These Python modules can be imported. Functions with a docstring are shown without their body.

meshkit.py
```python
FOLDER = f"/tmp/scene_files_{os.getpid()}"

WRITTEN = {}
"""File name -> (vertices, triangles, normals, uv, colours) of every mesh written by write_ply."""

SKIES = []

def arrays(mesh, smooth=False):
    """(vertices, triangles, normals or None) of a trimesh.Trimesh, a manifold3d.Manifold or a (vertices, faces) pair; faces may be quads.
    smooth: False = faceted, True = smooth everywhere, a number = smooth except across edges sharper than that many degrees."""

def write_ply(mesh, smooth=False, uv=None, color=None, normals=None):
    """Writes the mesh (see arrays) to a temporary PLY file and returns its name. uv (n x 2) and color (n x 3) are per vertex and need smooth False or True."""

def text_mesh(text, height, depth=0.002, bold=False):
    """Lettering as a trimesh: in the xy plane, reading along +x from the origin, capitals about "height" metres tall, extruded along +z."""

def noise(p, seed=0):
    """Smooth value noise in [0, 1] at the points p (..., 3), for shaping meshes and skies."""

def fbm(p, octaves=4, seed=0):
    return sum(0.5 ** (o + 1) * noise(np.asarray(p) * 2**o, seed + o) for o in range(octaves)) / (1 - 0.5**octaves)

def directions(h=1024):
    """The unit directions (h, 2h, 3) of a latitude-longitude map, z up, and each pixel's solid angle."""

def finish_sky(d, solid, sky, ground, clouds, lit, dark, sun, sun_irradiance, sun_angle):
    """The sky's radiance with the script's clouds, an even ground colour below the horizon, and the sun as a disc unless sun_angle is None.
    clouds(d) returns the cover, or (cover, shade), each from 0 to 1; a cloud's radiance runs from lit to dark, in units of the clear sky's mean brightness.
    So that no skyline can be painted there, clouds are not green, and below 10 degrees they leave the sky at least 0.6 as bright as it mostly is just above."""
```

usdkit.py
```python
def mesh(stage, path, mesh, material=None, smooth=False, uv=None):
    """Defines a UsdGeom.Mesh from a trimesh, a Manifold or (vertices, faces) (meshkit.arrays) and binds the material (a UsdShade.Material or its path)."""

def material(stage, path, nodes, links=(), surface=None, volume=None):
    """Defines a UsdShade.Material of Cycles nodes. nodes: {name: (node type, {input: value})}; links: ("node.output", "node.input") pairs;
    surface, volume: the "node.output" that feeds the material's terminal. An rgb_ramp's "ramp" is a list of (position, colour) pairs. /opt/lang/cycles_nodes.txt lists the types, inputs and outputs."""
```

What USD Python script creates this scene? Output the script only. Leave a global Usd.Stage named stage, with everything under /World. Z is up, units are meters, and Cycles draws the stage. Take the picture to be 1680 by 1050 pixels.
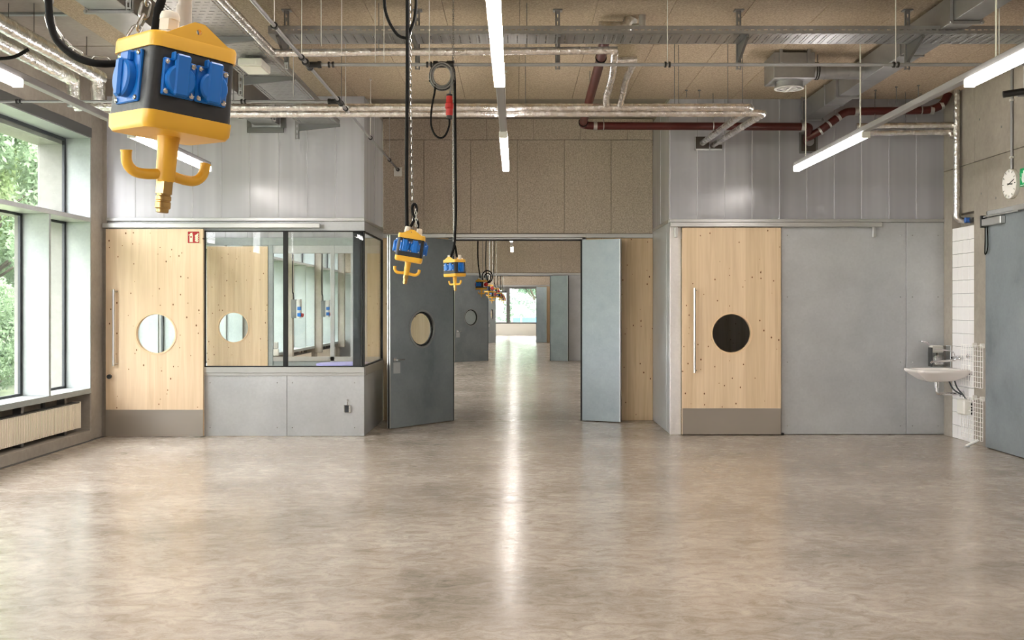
import math, random
import numpy as np, trimesh, usdkit, meshkit
from shapely.geometry import Polygon, Point, box as sbox
from shapely.ops import unary_union
from pxr import Usd, UsdGeom, UsdLux, UsdShade, Gf, Sdf

stage = Usd.Stage.CreateInMemory()
UsdGeom.SetStageUpAxis(stage, 'Z'); UsdGeom.SetStageMetersPerUnit(stage, 1.0)
world = UsdGeom.Xform.Define(stage, '/World'); stage.SetDefaultPrim(world.GetPrim())
UsdGeom.Scope.Define(stage, '/World/Looks')
PI = math.pi

# ------------------------------------------------------------------ camera, sky, exposure
cam = UsdGeom.Camera.Define(stage, '/World/camera')
cam.CreateHorizontalApertureAttr(36.0)
cam.CreateFocalLengthAttr(36.43)
cam.CreateHorizontalApertureOffsetAttr(-0.15)
cam.CreateVerticalApertureOffsetAttr(-0.4286)
cam.CreateClippingRangeAttr(Gf.Vec2f(0.05, 500))
cam.AddTranslateOp().Set(Gf.Vec3d(0, 0, 1.75)); cam.AddRotateXOp().Set(90.0)
EXPOSURE = 1.38
SKY = 2.35
LAMP = 17.5
cam.CreateExposureAttr(EXPOSURE)
dome = UsdLux.DomeLight.Define(stage, '/World/sky')
dome.CreateIntensityAttr(SKY); dome.CreateColorAttr(Gf.Vec3f(1.0, 0.965, 0.99))

# ------------------------------------------------------------------ helpers
def s2l(c):
    return tuple(((x/255)/12.92 if x/255 <= .04045 else ((x/255+.055)/1.055)**2.4) for x in c)

class MB:
    def __init__(self): self.v, self.f, self.n = [], [], 0
    def add(self, v, f):
        v = np.asarray(v, float); f = np.asarray(f, int)
        if f.shape[1] == 4: f = np.vstack([f[:, [0, 1, 2]], f[:, [0, 2, 3]]])
        self.v.append(v); self.f.append(f + self.n); self.n += len(v); return self
    def tm(self, m): return self.add(m.vertices, m.faces)
    def box(self, x0, x1, y0, y1, z0, z1, b=0.0):
        c = np.array([(x0+x1)/2, (y0+y1)/2, (z0+z1)/2]); h = np.array([abs(x1-x0), abs(y1-y0), abs(z1-z0)])/2
        if b <= 0:
            s = np.array([[-1,-1,-1],[1,-1,-1],[1,1,-1],[-1,1,-1],[-1,-1,1],[1,-1,1],[1,1,1],[-1,1,1]])
            return self.add(c + s*h, [[0,3,2,1],[4,5,6,7],[0,1,5,4],[1,2,6,5],[2,3,7,6],[3,0,4,7]])
        b = min(b, h.min()*.9)
        return self.add(c + CH_S*(h-b) + CH_B*b, CH_F)
    def cyl(self, p0, p1, r, n=14, r2=None, cap=True):
        return self.tube([p0, p1], [r, r if r2 is None else r2], n, cap)
    def tube(self, pts, r, n=10, cap=True, closed=False):
        p = np.asarray(pts, float); m = len(p)
        r = np.broadcast_to(np.asarray(r, float), (m,))
        if closed: t = np.roll(p, -1, 0) - np.roll(p, 1, 0)
        else: t = np.gradient(p, axis=0) if m > 2 else np.repeat([p[1]-p[0]], 2, 0)
        t = t/(np.linalg.norm(t, axis=1, keepdims=True)+1e-12)
        a = np.zeros_like(p); ref = np.array([0,0,1.]) if abs(t[0,2]) < .9 else np.array([1.,0,0])
        u = np.cross(ref, t[0]); u /= np.linalg.norm(u); a[0] = u
        for i in range(1, m):
            u = a[i-1] - t[i]*np.dot(a[i-1], t[i]); a[i] = u/(np.linalg.norm(u)+1e-12)
        b = np.cross(t, a); ang = np.arange(n)*2*PI/n
        v = p[:,None] + r[:,None,None]*(np.cos(ang)[None,:,None]*a[:,None]+np.sin(ang)[None,:,None]*b[:,None])
        i, j = np.meshgrid(np.arange(m if closed else m-1), np.arange(n), indexing='ij'); k = (i+1) % m
        q = np.stack([i*n+j, i*n+(j+1)%n, k*n+(j+1)%n, k*n+j], -1).reshape(-1, 4)
        v = v.reshape(-1, 3); f = np.vstack([q[:,[0,1,2]], q[:,[0,2,3]]])
        if cap and not closed:
            v = np.vstack([v, p[:1], p[-1:]]); c0 = m*n; L = (m-1)*n
            f = np.vstack([f, [[c0, (j+1)%n, j] for j in range(n)], [[c0+1, L+j, L+(j+1)%n] for j in range(n)]])
        return self.add(v, f)
    def lathe(self, prof, o=(0,0,0), axis=(0,0,1), n=24):
        """prof: (r, h) pairs along axis from o; ends closed"""
        o = np.asarray(o, float); w = np.asarray(axis, float); w /= np.linalg.norm(w)
        u = np.cross(w, [0,0,1.]) if abs(w[2]) < .9 else np.array([1.,0,0]); u -= w*u.dot(w); u /= np.linalg.norm(u); vv = np.cross(w, u)
        ang = np.arange(n)*2*PI/n; ring = np.cos(ang)[:,None]*u + np.sin(ang)[:,None]*vv
        v = np.vstack([o + w*h + ring*r for r, h in prof]); m = len(prof)
        f = [[i*n+j, i*n+(j+1)%n, (i+1)*n+(j+1)%n, (i+1)*n+j] for i in range(m-1) for j in range(n)]
        f = np.array(f); f = np.vstack([f[:,[0,1,2]], f[:,[0,2,3]]])
        v = np.vstack([v, o + w*prof[0][1], o + w*prof[-1][1]]); L = (m-1)*n
        f = np.vstack([f, [[m*n, (j+1)%n, j] for j in range(n)], [[m*n+1, L+j, L+(j+1)%n] for j in range(n)]])
        return self.add(v, f)
    def prism(self, poly, d0, d1, plane='xz'):
        """shapely polygon extruded between d0 and d1 along the third axis: xz -> y, xy -> z, yz -> x"""
        for g in getattr(poly, 'geoms', [poly]):
            m = trimesh.creation.extrude_polygon(g, abs(d1-d0), engine='earcut'); v = np.array(m.vertices); f = np.array(m.faces)
            v[:,2] += min(d0, d1)
            if plane == 'xz': v = v[:,[0,2,1]]; f = f[:,::-1]
            elif plane == 'yz': v = v[:,[2,0,1]]
            self.add(v, f)
        return self
    def xf(self, M):
        M = np.asarray(M, float); self.v = [v @ M[:3,:3].T + M[:3,3] for v in self.v]; return self
    def mesh(self): return np.vstack(self.v), np.vstack(self.f)

_s = np.array([[a,b,c] for a in (-1,1) for b in (-1,1) for c in (-1,1)], float)
CH_S = np.repeat(_s, 3, 0); CH_B = CH_S*np.tile(np.eye(3), (8,1))
_h = trimesh.convex.convex_hull(CH_S*2 + CH_B)
_o = [int(np.argmin(np.linalg.norm(CH_S*2+CH_B - p, axis=1))) for p in _h.vertices]
CH_F = np.array(_o)[_h.faces]

def roundpath(pts, rad, seg=6):
    p = [np.asarray(x, float) for x in pts]; out = [p[0]]
    for a, b, c in zip(p, p[1:], p[2:]):
        d0, d1 = a-b, c-b; l0, l1 = np.linalg.norm(d0), np.linalg.norm(d1); r = min(rad, l0*.49, l1*.49)
        s, e = b+d0/l0*r, b+d1/l1*r
        for k in range(seg+1):
            t = k/seg; out.append((1-t)**2*s + 2*t*(1-t)*b + t*t*e)
    out.append(p[-1]); return np.array(out)

def spline(pts, n=8):
    p = np.asarray(pts, float); q = np.vstack([2*p[0]-p[1], p, 2*p[-1]-p[-2]]); out = []
    for i in range(1, len(q)-2):
        for k in range(n):
            t = k/n; a, b, c, d = q[i-1:i+3]
            out.append(.5*(2*b+(c-a)*t+(2*a-5*b+4*c-d)*t*t+(3*b-a-3*c+d)*t**3))
    out.append(p[-1]); return np.array(out)

def rotz(a):
    c, s = math.cos(a), math.sin(a); M = np.eye(4); M[:2,:2] = [[c,-s],[s,c]]; return M
def roty(a):
    c, s = math.cos(a), math.sin(a); M = np.eye(4); M[0,0]=c; M[0,2]=s; M[2,0]=-s; M[2,2]=c; return M
def trans(x, y, z): M = np.eye(4); M[:3,3] = (x,y,z); return M

used = {}
def pathof(parent, name):
    base = parent.GetPath() if parent is not None else Sdf.Path('/World')
    k = (str(base), name); n = used.get(k, 0); used[k] = n+1
    return str(base.AppendChild(name if n == 0 else f'{name}_{n:03d}'))

def meta(p, label=None, cat=None, group=None, kind=None):
    for k, v in (('label', label), ('category', cat), ('group', group), ('kind', kind)):
        if v: p.SetCustomDataByKey(k, v)
    return p

def thing(name, label=None, cat=None, group=None, kind=None, M=None, parent=None):
    x = UsdGeom.Xform.Define(stage, pathof(parent, name))
    if M is not None: x.AddTransformOp().Set(Gf.Matrix4d(*np.asarray(M, float).T.ravel().tolist()))
    return meta(x.GetPrim(), label, cat, group, kind)

def obj(name, mb, mat, parent=None, smooth=30, label=None, cat=None, group=None, kind=None):
    m = usdkit.mesh(stage, pathof(parent, name), mb.mesh() if isinstance(mb, MB) else mb, MAT[mat], smooth=smooth)
    return meta(m.GetPrim(), label, cat, group, kind)

def dup(src, name, M, label=None, cat=None, group=None, kind=None):
    was = src.GetCustomData()
    r = thing(name, label or was.get('label'), cat or was.get('category'), group or was.get('group'), kind or was.get('kind'))
    r.GetReferences().AddInternalReference(src.GetPath()); r.SetInstanceable(True)
    x = UsdGeom.Xformable(r); x.ClearXformOpOrder()
    op = r.GetAttribute('xformOp:transform')
    x.AddTransformOp().Set(Gf.Matrix4d(*np.asarray(M, float).T.ravel().tolist()))
    return r

# ------------------------------------------------------------------ materials
MAT = {}
def mat(name, nodes, links=(), surface='p.BSDF'):
    MAT[name] = usdkit.material(stage, '/World/Looks/'+name, nodes, links, surface=surface)

def plain(name, rgb, rough=.5, metal=0.0, **kw):
    mat(name, {'p': ('principled_bsdf', dict(base_color=s2l(rgb), roughness=rough, metallic=metal, **kw))})

def noisy(name, c0, c1, scale=3, rough=(.4,.6), metal=0.0, detail=5, bump=0.0, bscale=40, stretch=(1,1,1), extra=None, nrough=.55, bdist=.01, **kw):
    nodes = {'g': ('geometry', {}), 'm': ('mapping', {'scale': stretch}),
             'n': ('noise_texture', {'scale': scale, 'detail': detail, 'roughness': nrough}),
             'r': ('rgb_ramp', {'ramp': [(.3, s2l(c0)), (.7, s2l(c1))]}),
             'q': ('map_range', {'from_min': .3, 'from_max': .7, 'to_min': rough[0], 'to_max': rough[1]}),
             'p': ('principled_bsdf', dict(metallic=metal, **kw))}
    links = [('g.position','m.vector'), ('m.vector','n.vector'), ('n.fac','r.fac'), ('n.fac','q.value'), ('r.color','p.base_color'), ('q.result','p.roughness')]
    if bump:
        nodes['b2'] = ('noise_texture', {'scale': bscale, 'detail': 3}); nodes['b'] = ('bump', {'strength': bump, 'distance': bdist})
        links += [('m.vector','b2.vector'), ('b2.fac','b.height'), ('b.normal','p.normal')]
    mat(name, nodes, links)

def concrete(name, c0, c1, sc=.9):
    mat(name, {'g': ('geometry', {}), 'n': ('noise_texture', {'scale': sc, 'detail': 6, 'roughness': .6}),
        'n2': ('noise_texture', {'scale': 14, 'detail': 4, 'roughness': .6}),
        'v': ('voronoi_texture', {'scale': 9}), 'vr': ('rgb_ramp', {'ramp': [(0, (.45,.45,.45)), (.035, (.5,.5,.5)), (.06, (1,1,1))]}),
        'r': ('rgb_ramp', {'ramp': [(.3, s2l(c0)), (.7, s2l(c1))]}), 'r2': ('rgb_ramp', {'ramp': [(.3, (.86,.86,.86)), (.7, (1,1,1))]}),
        'a': ('mix_color', {'blend_type': 'multiply', 'fac': 1.0}), 'c': ('mix_color', {'blend_type': 'multiply', 'fac': .6}),
        'b': ('bump', {'strength': .25, 'distance': .01}), 'p': ('principled_bsdf', {'roughness': .7})},
        [('g.position','n.vector'), ('g.position','n2.vector'), ('g.position','v.vector'), ('n.fac','r.fac'), ('n2.fac','r2.fac'), ('v.distance','vr.fac'),
         ('r.color','a.a'), ('r2.color','a.b'), ('a.result','c.a'), ('vr.color','c.b'), ('c.result','p.base_color'), ('n2.fac','b.height'), ('b.normal','p.normal')])

def galvanised(name, c0, c1, rough=(.36,.5), metal=.75):
    mat(name, {'g': ('geometry', {}), 'n': ('noise_texture', {'scale': 1.3, 'detail': 5, 'roughness': .6}),
        'v': ('voronoi_texture', {'scale': 38}), 'r': ('rgb_ramp', {'ramp': [(.3, s2l(c0)), (.7, s2l(c1))]}),
        'w': ('rgb_ramp', {'ramp': [(0, (.93,.93,.93)), (1, (1,1,1))]}), 'x': ('mix_color', {'blend_type': 'multiply', 'fac': 1.0}),
        'q': ('map_range', {'from_min': .3, 'from_max': .7, 'to_min': rough[0], 'to_max': rough[1]}),
        'p': ('principled_bsdf', {'metallic': metal})},
        [('g.position','n.vector'), ('g.position','v.vector'), ('n.fac','r.fac'), ('v.color','w.fac'), ('r.color','x.a'), ('w.color','x.b'), ('x.result','p.base_color'), ('n.fac','q.value'), ('q.result','p.roughness')])

def wood(name, c0, c1, off=0.0, coord='g.position'):
    mat(name, {'g': ('geometry', {}), 't': ('texture_coordinate', {}),
        'm': ('mapping', {'scale': (17, 3, .7), 'location': (off, off, off)}), 'n': ('noise_texture', {'scale': 1, 'detail': 5, 'roughness': .6, 'distortion': .7}),
        'r': ('rgb_ramp', {'ramp': [(.28, s2l(c0)), (.72, s2l(c1))]}),
        'ms': ('mapping', {'scale': (7.4, .001, .001), 'location': (off, 0, 0)}), 'fl': ('vector_math', {'math_type': 'floor'}), 'wn': ('white_noise_texture', {'dimensions': '3D'}),
        'ws': ('rgb_ramp', {'ramp': [(0, (.88,.86,.82)), (1, (1,1,1))]}), 'x': ('mix_color', {'blend_type': 'multiply', 'fac': 1.0}),
        'sx': ('separate_xyz', {}), 'cx': ('combine_xyz', {}), 'kx': ('math', {'math_type': 'multiply_add', 'value2': 9.5, 'value3': off*3}), 'kz': ('math', {'math_type': 'multiply_add', 'value2': 6.5, 'value3': off}),
        'v': ('voronoi_texture', {'dimensions': '2D', 'scale': 1.0, 'randomness': 1.0}),
        'ks': ('map_range', {'to_min': .3, 'to_max': 1.05}), 'kd': ('math', {'math_type': 'divide'}), 'k': ('rgb_ramp', {'ramp': [(0, (.14,.07,.03)), (.06, (.22,.11,.05)), (.085, (.75,.62,.5)), (.12, (1,1,1))]}),
        'sc': ('separate_color', {}), 'gt': ('math', {'math_type': 'greater_than', 'value2': .66}), 'y': ('mix_color', {'blend_type': 'multiply'}),
        'p': ('principled_bsdf', {'roughness': .5})},
        [(coord,'m.vector'), (coord,'ms.vector'), (coord,'sx.vector'), ('sx.x','kx.value1'), ('sx.z','kz.value1'), ('kx.value','cx.x'), ('kz.value','cx.y'), ('m.vector','n.vector'), ('n.fac','r.fac'), ('ms.vector','fl.vector1'), ('fl.vector','wn.vector'),
         ('wn.value','ws.fac'), ('r.color','x.a'), ('ws.color','x.b'), ('cx.vector','v.vector'), ('v.color','sc.color'), ('sc.g','ks.value'), ('v.distance','kd.value1'), ('ks.result','kd.value2'), ('kd.value','k.fac'), ('sc.r','gt.value1'),
         ('gt.value','y.fac'), ('x.result','y.a'), ('k.color','y.b'), ('y.result','p.base_color')])

concrete('concrete', (144,136,126), (172,164,153))
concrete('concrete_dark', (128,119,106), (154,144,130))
concrete('concrete_pale', (112,112,108), (134,133,128))
mat('floor', {'g': ('geometry', {}), 'm': ('mapping', {'scale': (.8, 1.25, 1)}), 'n': ('noise_texture', {'scale': .7, 'detail': 10, 'roughness': .68, 'distortion': .35}),
    'n2': ('noise_texture', {'scale': 6.5, 'detail': 10, 'roughness': .74, 'distortion': 1.2}), 'n3': ('noise_texture', {'scale': 60, 'detail': 4, 'roughness': .7}),
    'r': ('rgb_ramp', {'ramp': [(.3, s2l((146,136,124))), (.5, s2l((176,164,151))), (.7, s2l((200,190,178)))]}),
    'r2': ('rgb_ramp', {'ramp': [(.36, (.70,.69,.67)), (.47, (.88,.88,.87)), (.58, (1,1,1))]}), 'r3': ('rgb_ramp', {'ramp': [(.35, (.86,.86,.86)), (.55, (1,1,1))]}),
    'a': ('mix_color', {'blend_type': 'multiply', 'fac': 1.0}), 'c': ('mix_color', {'blend_type': 'multiply', 'fac': 1.0}),
    'q': ('map_range', {'from_min': .3, 'from_max': .7, 'to_min': .13, 'to_max': .30}), 'b': ('bump', {'strength': .03, 'distance': .01}),
    'p': ('principled_bsdf', {'specular_ior_level': .25})},
    [('g.position','m.vector'), ('m.vector','n.vector'), ('m.vector','n2.vector'), ('g.position','n3.vector'), ('n.fac','r.fac'), ('n2.fac','r2.fac'), ('n3.fac','r3.fac'), ('r.color','a.a'), ('r2.color','a.b'),
     ('a.result','c.a'), ('r3.color','c.b'), ('c.result','p.base_color'), ('n2.fac','q.value'), ('q.result','p.roughness'), ('n2.fac','b.height'), ('b.normal','p.normal')])
noisy('wool_board', (136,119,99), (204,186,163), scale=48, rough=(.85,.95), detail=6, nrough=.75, bump=.5, bscale=70)
noisy('wool_board_wall', (142,129,114), (208,193,175), scale=48, rough=(.85,.95), detail=6, nrough=.75, bump=.5, bscale=70)
galvanised('galvanised', (178,180,182), (198,200,201), (.36,.48), .5)
galvanised('galvanised_tray', (146,146,147), (172,172,172), (.34,.46), .8)
galvanised('galvanised_door', (126,134,138), (150,158,162), (.34,.46), .5)
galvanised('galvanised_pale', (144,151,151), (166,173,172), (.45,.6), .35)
galvanised('post_painted_sheen', (212,208,207), (228,225,224), (.36,.46), .35)  # lighter galvanised copy; light reflected by the corner post is put into its colour
galvanised('steel_bright', (190,190,190), (215,215,215), (.28,.38), .9)
plain('kickplate', (184,178,170), .36, .9)
plain('aluminium', (188,188,186), .38, .8)
plain('zinc_dark', (120,120,120), .45, .8)
plain('chrome', (220,220,222), .12, 1.0)
plain('steel_bar', (205,203,200), .25, 1.0)
wood('wood_one', (214,188,155), (231,208,177), 0.0)
wood('wood_two', (211,183,149), (230,206,172), 3.7)
wood('wood_wall', (188,162,126), (212,187,152), 8.2)
plain('wood_ring', (222,192,154), .45)
noisy('foil', (226,223,220), (244,242,240), scale=8, rough=(.16,.3), metal=1.0, bump=.6, bscale=30, bdist=.012)
plain('chain_steel', (170,168,164), .3, 1.0)
plain('coil_grey', (112,110,108), .5)
plain('red_pipe', (70,18,14), .4)
plain('black_plastic', (22,22,22), .4)
plain('rubber', (13,13,13), .7, specular_ior_level=.2)
noisy('cube_black', (24,24,26), (36,36,38), scale=90, rough=(.42,.55), bump=.12, bscale=500, bdist=.001)
plain('cube_yellow', (230,176,56), .38)
plain('cube_blue', (0,102,188), .38)
plain('cube_red', (178,30,26), .4)
plain('white_plastic', (222,220,212), .4)
plain('gland_white', (214,208,196), .45)
plain('brass', (186,152,98), .32, 1.0)
plain('hose_grey', (172,164,154), .5)
plain('pipe_grey', (150,150,152), .4, .3)
plain('radiator_cream', (232,222,206), .4)
plain('ceramic', (240,234,230), .12)
plain('tile', (238,236,236), .15)
plain('grout', (150,150,150), .8)
plain('frame_dark', (52,56,60), .4, .3)
plain('gasket', (14,15,16), .6)
plain('sign_red', (158,10,20), .5)
plain('sign_glow', (222,228,190), .5)
plain('sign_green', (0,160,92), .45)
plain('sign_white', (240,244,240), .45)
plain('clock_face', (236,234,230), .35)
plain('ink', (20,20,20), .5)
plain('lamp_housing', (156,154,157), .4, .3)
plain('lilac', (150,146,206), .4)
plain('blue_sheet', (60,110,190), .5)
plain('painted_opening_shade', (60,52,46), .7)
plain('wire_white', (244,242,238), .35)
plain('grille_grey', (198,196,192), .45)
noisy('bark', (70,62,52), (104,94,80), scale=8, rough=(.8,.9), bump=.6)
noisy('grass', (112,126,92), (142,154,118), scale=2, rough=(.85,.95))
mat('lamp_glow', {'e': ('emission', {'color': (1.0, .93, .885), 'strength': LAMP})}, surface='e.emission')
def leafmat(name, a, b):
    mat(name, {'o': ('geometry', {}), 'r': ('rgb_ramp', {'ramp': [(0, s2l(a)), (1, s2l(b))]}), 'd': ('diffuse_bsdf', {}), 't': ('translucent_bsdf', {}), 'm': ('mix_closure', {'fac': .5})},
        [('o.random_per_island','r.fac'), ('r.color','d.color'), ('r.color','t.color'), ('d.BSDF','m.closure1'), ('t.BSDF','m.closure2')], surface='m.closure')
leafmat('leaf_green', (150,170,122), (230,234,204))
leafmat('leaf_bluish', (142,164,132), (222,229,202))
leafmat('leaf_haze', (184,202,188), (236,242,234))  # paler leaves for far trees; the haze is put into the colour
SCHLICK = {'f': ('layer_weight', {'blend': .5}), 'fp': ('math', {'math_type': 'power', 'value2': 5.0}), 'fm': ('map_range', {'to_min': .022, 'to_max': 1.0})}
SL = [('f.facing','fp.value1'), ('fp.value','fm.value'), ('fm.result','m.fac')]
mat('pane', {**SCHLICK, 't': ('transparent_bsdf', {'color': (.97,.985,.98)}), 'g': ('glossy_bsdf', {'color': (1,1,1), 'roughness': .01}), 'm': ('mix_closure', {})},
    SL + [('t.BSDF','m.closure1'), ('g.BSDF','m.closure2')], surface='m.closure')
mat('polycarbonate', {'g': ('geometry', {}), 'mp': ('mapping', {'scale': (60, 60, .6)}), 'n': ('noise_texture', {'scale': 1, 'detail': 3}),
    'mq': ('mapping', {'scale': (5.5, 5.5, .12)}), 'n2': ('noise_texture', {'scale': 1, 'detail': 2}),
    'r': ('rgb_ramp', {'ramp': [(.3, (.66,.655,.70)), (.7, (.82,.815,.86))]}), 'b': ('bump', {'strength': .35, 'distance': .004}),
    'd': ('diffuse_bsdf', {}), 't': ('translucent_bsdf', {}), 'm': ('mix_closure', {'fac': .62}), 'f': ('fresnel', {'IOR': 1.55}), 'gl': ('glossy_bsdf', {'color': (1,1,1), 'roughness': .2}), 'm2': ('mix_closure', {})},
    [('g.position','mp.vector'), ('mp.vector','n.vector'), ('g.position','mq.vector'), ('mq.vector','n2.vector'), ('n2.fac','r.fac'), ('n.fac','b.height'), ('r.color','d.color'), ('r.color','t.color'), ('b.normal','gl.normal'), ('b.normal','f.normal'),
     ('d.BSDF','m.closure1'), ('t.BSDF','m.closure2'), ('f.fac','m2.fac'), ('m.closure','m2.closure1'), ('gl.BSDF','m2.closure2')], surface='m2.closure')
plain('poly_joint', (190,189,195), .35)
mat('plexiglass', {**SCHLICK, 't': ('transparent_bsdf', {'color': (.84,.84,.83)}), 'g': ('glossy_bsdf', {'color': (1,1,1), 'roughness': .05}), 'm': ('mix_closure', {})},
    SL + [('t.BSDF','m.closure1'), ('g.BSDF','m.closure2')], surface='m.closure')

# ------------------------------------------------------------------ the room shell
XL, XR, CZ = -5.63, 5.9, 4.63
YL, YR, YB = 14.1, 14.3, 16.08
B2, B3, BE = 34.2, 52.2, 66.0
Y0 = -9.0

fl = thing('floor', 'polished grey-beige concrete floor running through all halls', kind='structure')
for a, b in ((Y0, YB+.02), (YB+.03, B2+.02), (B2+.03, B3+.02), (B3+.03, BE+.3)):
    obj('slab', MB().box(-6.2, 6.2, a, b, -.25, 0), 'floor', fl, smooth=False)
obj('joint', MB().box(-6.2, 6.2, YB+.02, YB+.03, -.25, -.004).box(-6.2, 6.2, B2+.02, B2+.03, -.25, -.004).box(-6.2, 6.2, B3+.02, B3+.03, -.25, -.004), 'zinc_dark', fl, smooth=False)

# ceiling of wood wool boards above the hall
ce = thing('ceiling', 'beige wood-wool board ceiling with bare concrete edge strip', kind='structure')
BW = .735
edges = [-4.42] + [.034 + BW*k for k in range(-5, 8)] + [XR]
for i, (a, b) in enumerate(zip(edges, edges[1:])):
    y = YR - (.0 if i % 2 else 1.15)
    ys = [YR] + ([y] if i % 2 == 0 else [])
    while ys[-1] - 2.3 > Y0: ys.append(ys[-1] - 2.3)
    ys.append(Y0)
    for y1, y0 in zip(ys, ys[1:]):
        obj('wool_board', MB().box(a+.0022, b-.0022, y0+.0022, y1-.0022, CZ, CZ+.05, .002), 'wool_board', ce, smooth=False)
obj('ceiling_slab', MB().box(-4.45, 6.2, Y0, YR, CZ+.045, CZ+.4), 'concrete_dark', ce, smooth=False)
obj('edge_slab', MB().box(-6.2, -4.42, Y0, YL, 4.86, CZ+.4), 'concrete', ce, smooth=False)
obj('slab_edge', MB().box(-4.45, -4.42, Y0, YL, CZ+.02, 4.86), 'concrete_dark', ce, smooth=False)
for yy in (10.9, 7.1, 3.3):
    obj('painted_light_band', MB().box(-5.63, -4.45, yy, yy+.07, 4.835, 4.862), 'galvanised_pale', ce, smooth=False)  # pale strips; the daylight band on the concrete is put into their colour
for yy in (12.3, 9.3, 5.4):
    obj('formwork_seam', MB().box(-5.63, -4.45, yy, yy+.012, 4.852, 4.862), 'concrete_dark', ce, smooth=False)
obj('alcove_soffit', MB().box(-2.07, 2.12, YR, YB, 4.68, CZ+.4), 'concrete_dark', ce, smooth=False)
obj('box_lid', MB().box(-6.2, -2.07, YL, 18.5, CZ+.0, CZ+.4), 'concrete', ce, smooth=False)
obj('box_lid', MB().box(2.12, 6.2, YR, 18.5, CZ+.0, CZ+.4), 'concrete_dark', ce, smooth=False)
obj('far_slab', MB().box(-6.2, 6.2, 18.5, BE+.3, 4.75, 5.0).box(-2.07, 2.12, YB, 18.5, 4.75, 5.0), 'concrete', ce, smooth=False)

# right wall : concrete with form joints, tile niche, door
wr = thing('wall_right', 'fair-faced concrete wall with formwork joints', kind='structure')
NY0, NY1, NZ1 = 13.36, 14.03, 3.0
mb = MB().box(XR+.02, XR+.3, Y0, 11.4, 0, 5.0).box(XR+.02, XR+.3, 11.4, 12.97, 2.93, 5.0)
mb.box(XR+.02, XR+.3, 12.97, NY0, 0, 5.0).box(XR+.02, XR+.3, NY0, NY1, NZ1, 5.0).box(XR+.02, XR+.3, NY1, BE+.3, 0, 5.0).box(XR+.12, XR+.3, NY0, NY1, 0, NZ1).box(XR+.1, XR+.3, 11.4, 12.97, 0, 2.93)
obj('wall_core', mb, 'concrete', wr, smooth=False)
for (a, b, c, d) in ((NY1, YR, 0, 3.62), (NY0, NY1, NZ1, 3.62), (12.97, NY0, 0, 3.62), (11.4, 12.97, 2.93, 3.62), (8.4, 11.4, 0, 3.62), (13.36, YR, 3.628, 4.66), (11.0, 13.352, 3.628, 4.66), (8.4, 10.992, 3.628, 4.66),
                     (5.4, 8.392, 0, 3.62), (5.4, 8.392, 3.628, 4.66), (2.4, 5.392, 0, 3.62), (2.4, 5.392, 3.628, 4.66), (-.6, 2.392, 0, 3.62), (-.6, 2.392, 3.628, 4.66), (Y0, -.608, 0, 3.62), (Y0, -.608, 3.628, 4.66)):
    obj('concrete_panel', MB().box(XR, XR+.025, a, b, c, d, .003), 'concrete', wr, smooth=False)
for y, z in ((13.2, 4.15), (12.6, 3.95), (11.9, 4.2), (13.15, 3.2), (12.75, 3.1), (11.3, 2.0), (11.3, .6)):
    obj('tie_hole', MB().lathe([(.016, 0), (.013, .0015)], (XR, y, z), (-1,0,0), 10), 'zinc_dark', wr, smooth=False)
wt = thing('wall_tile', 'narrow column of square white wall tiles beside the metal door', kind='structure')
obj('grout_bed', MB().box(XR+.03, XR+.11, NY0, NY1, 0, 2.82), 'grout', wt, smooth=False)
tw = (NY1-NY0)/4; th = 2.82/16
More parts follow.
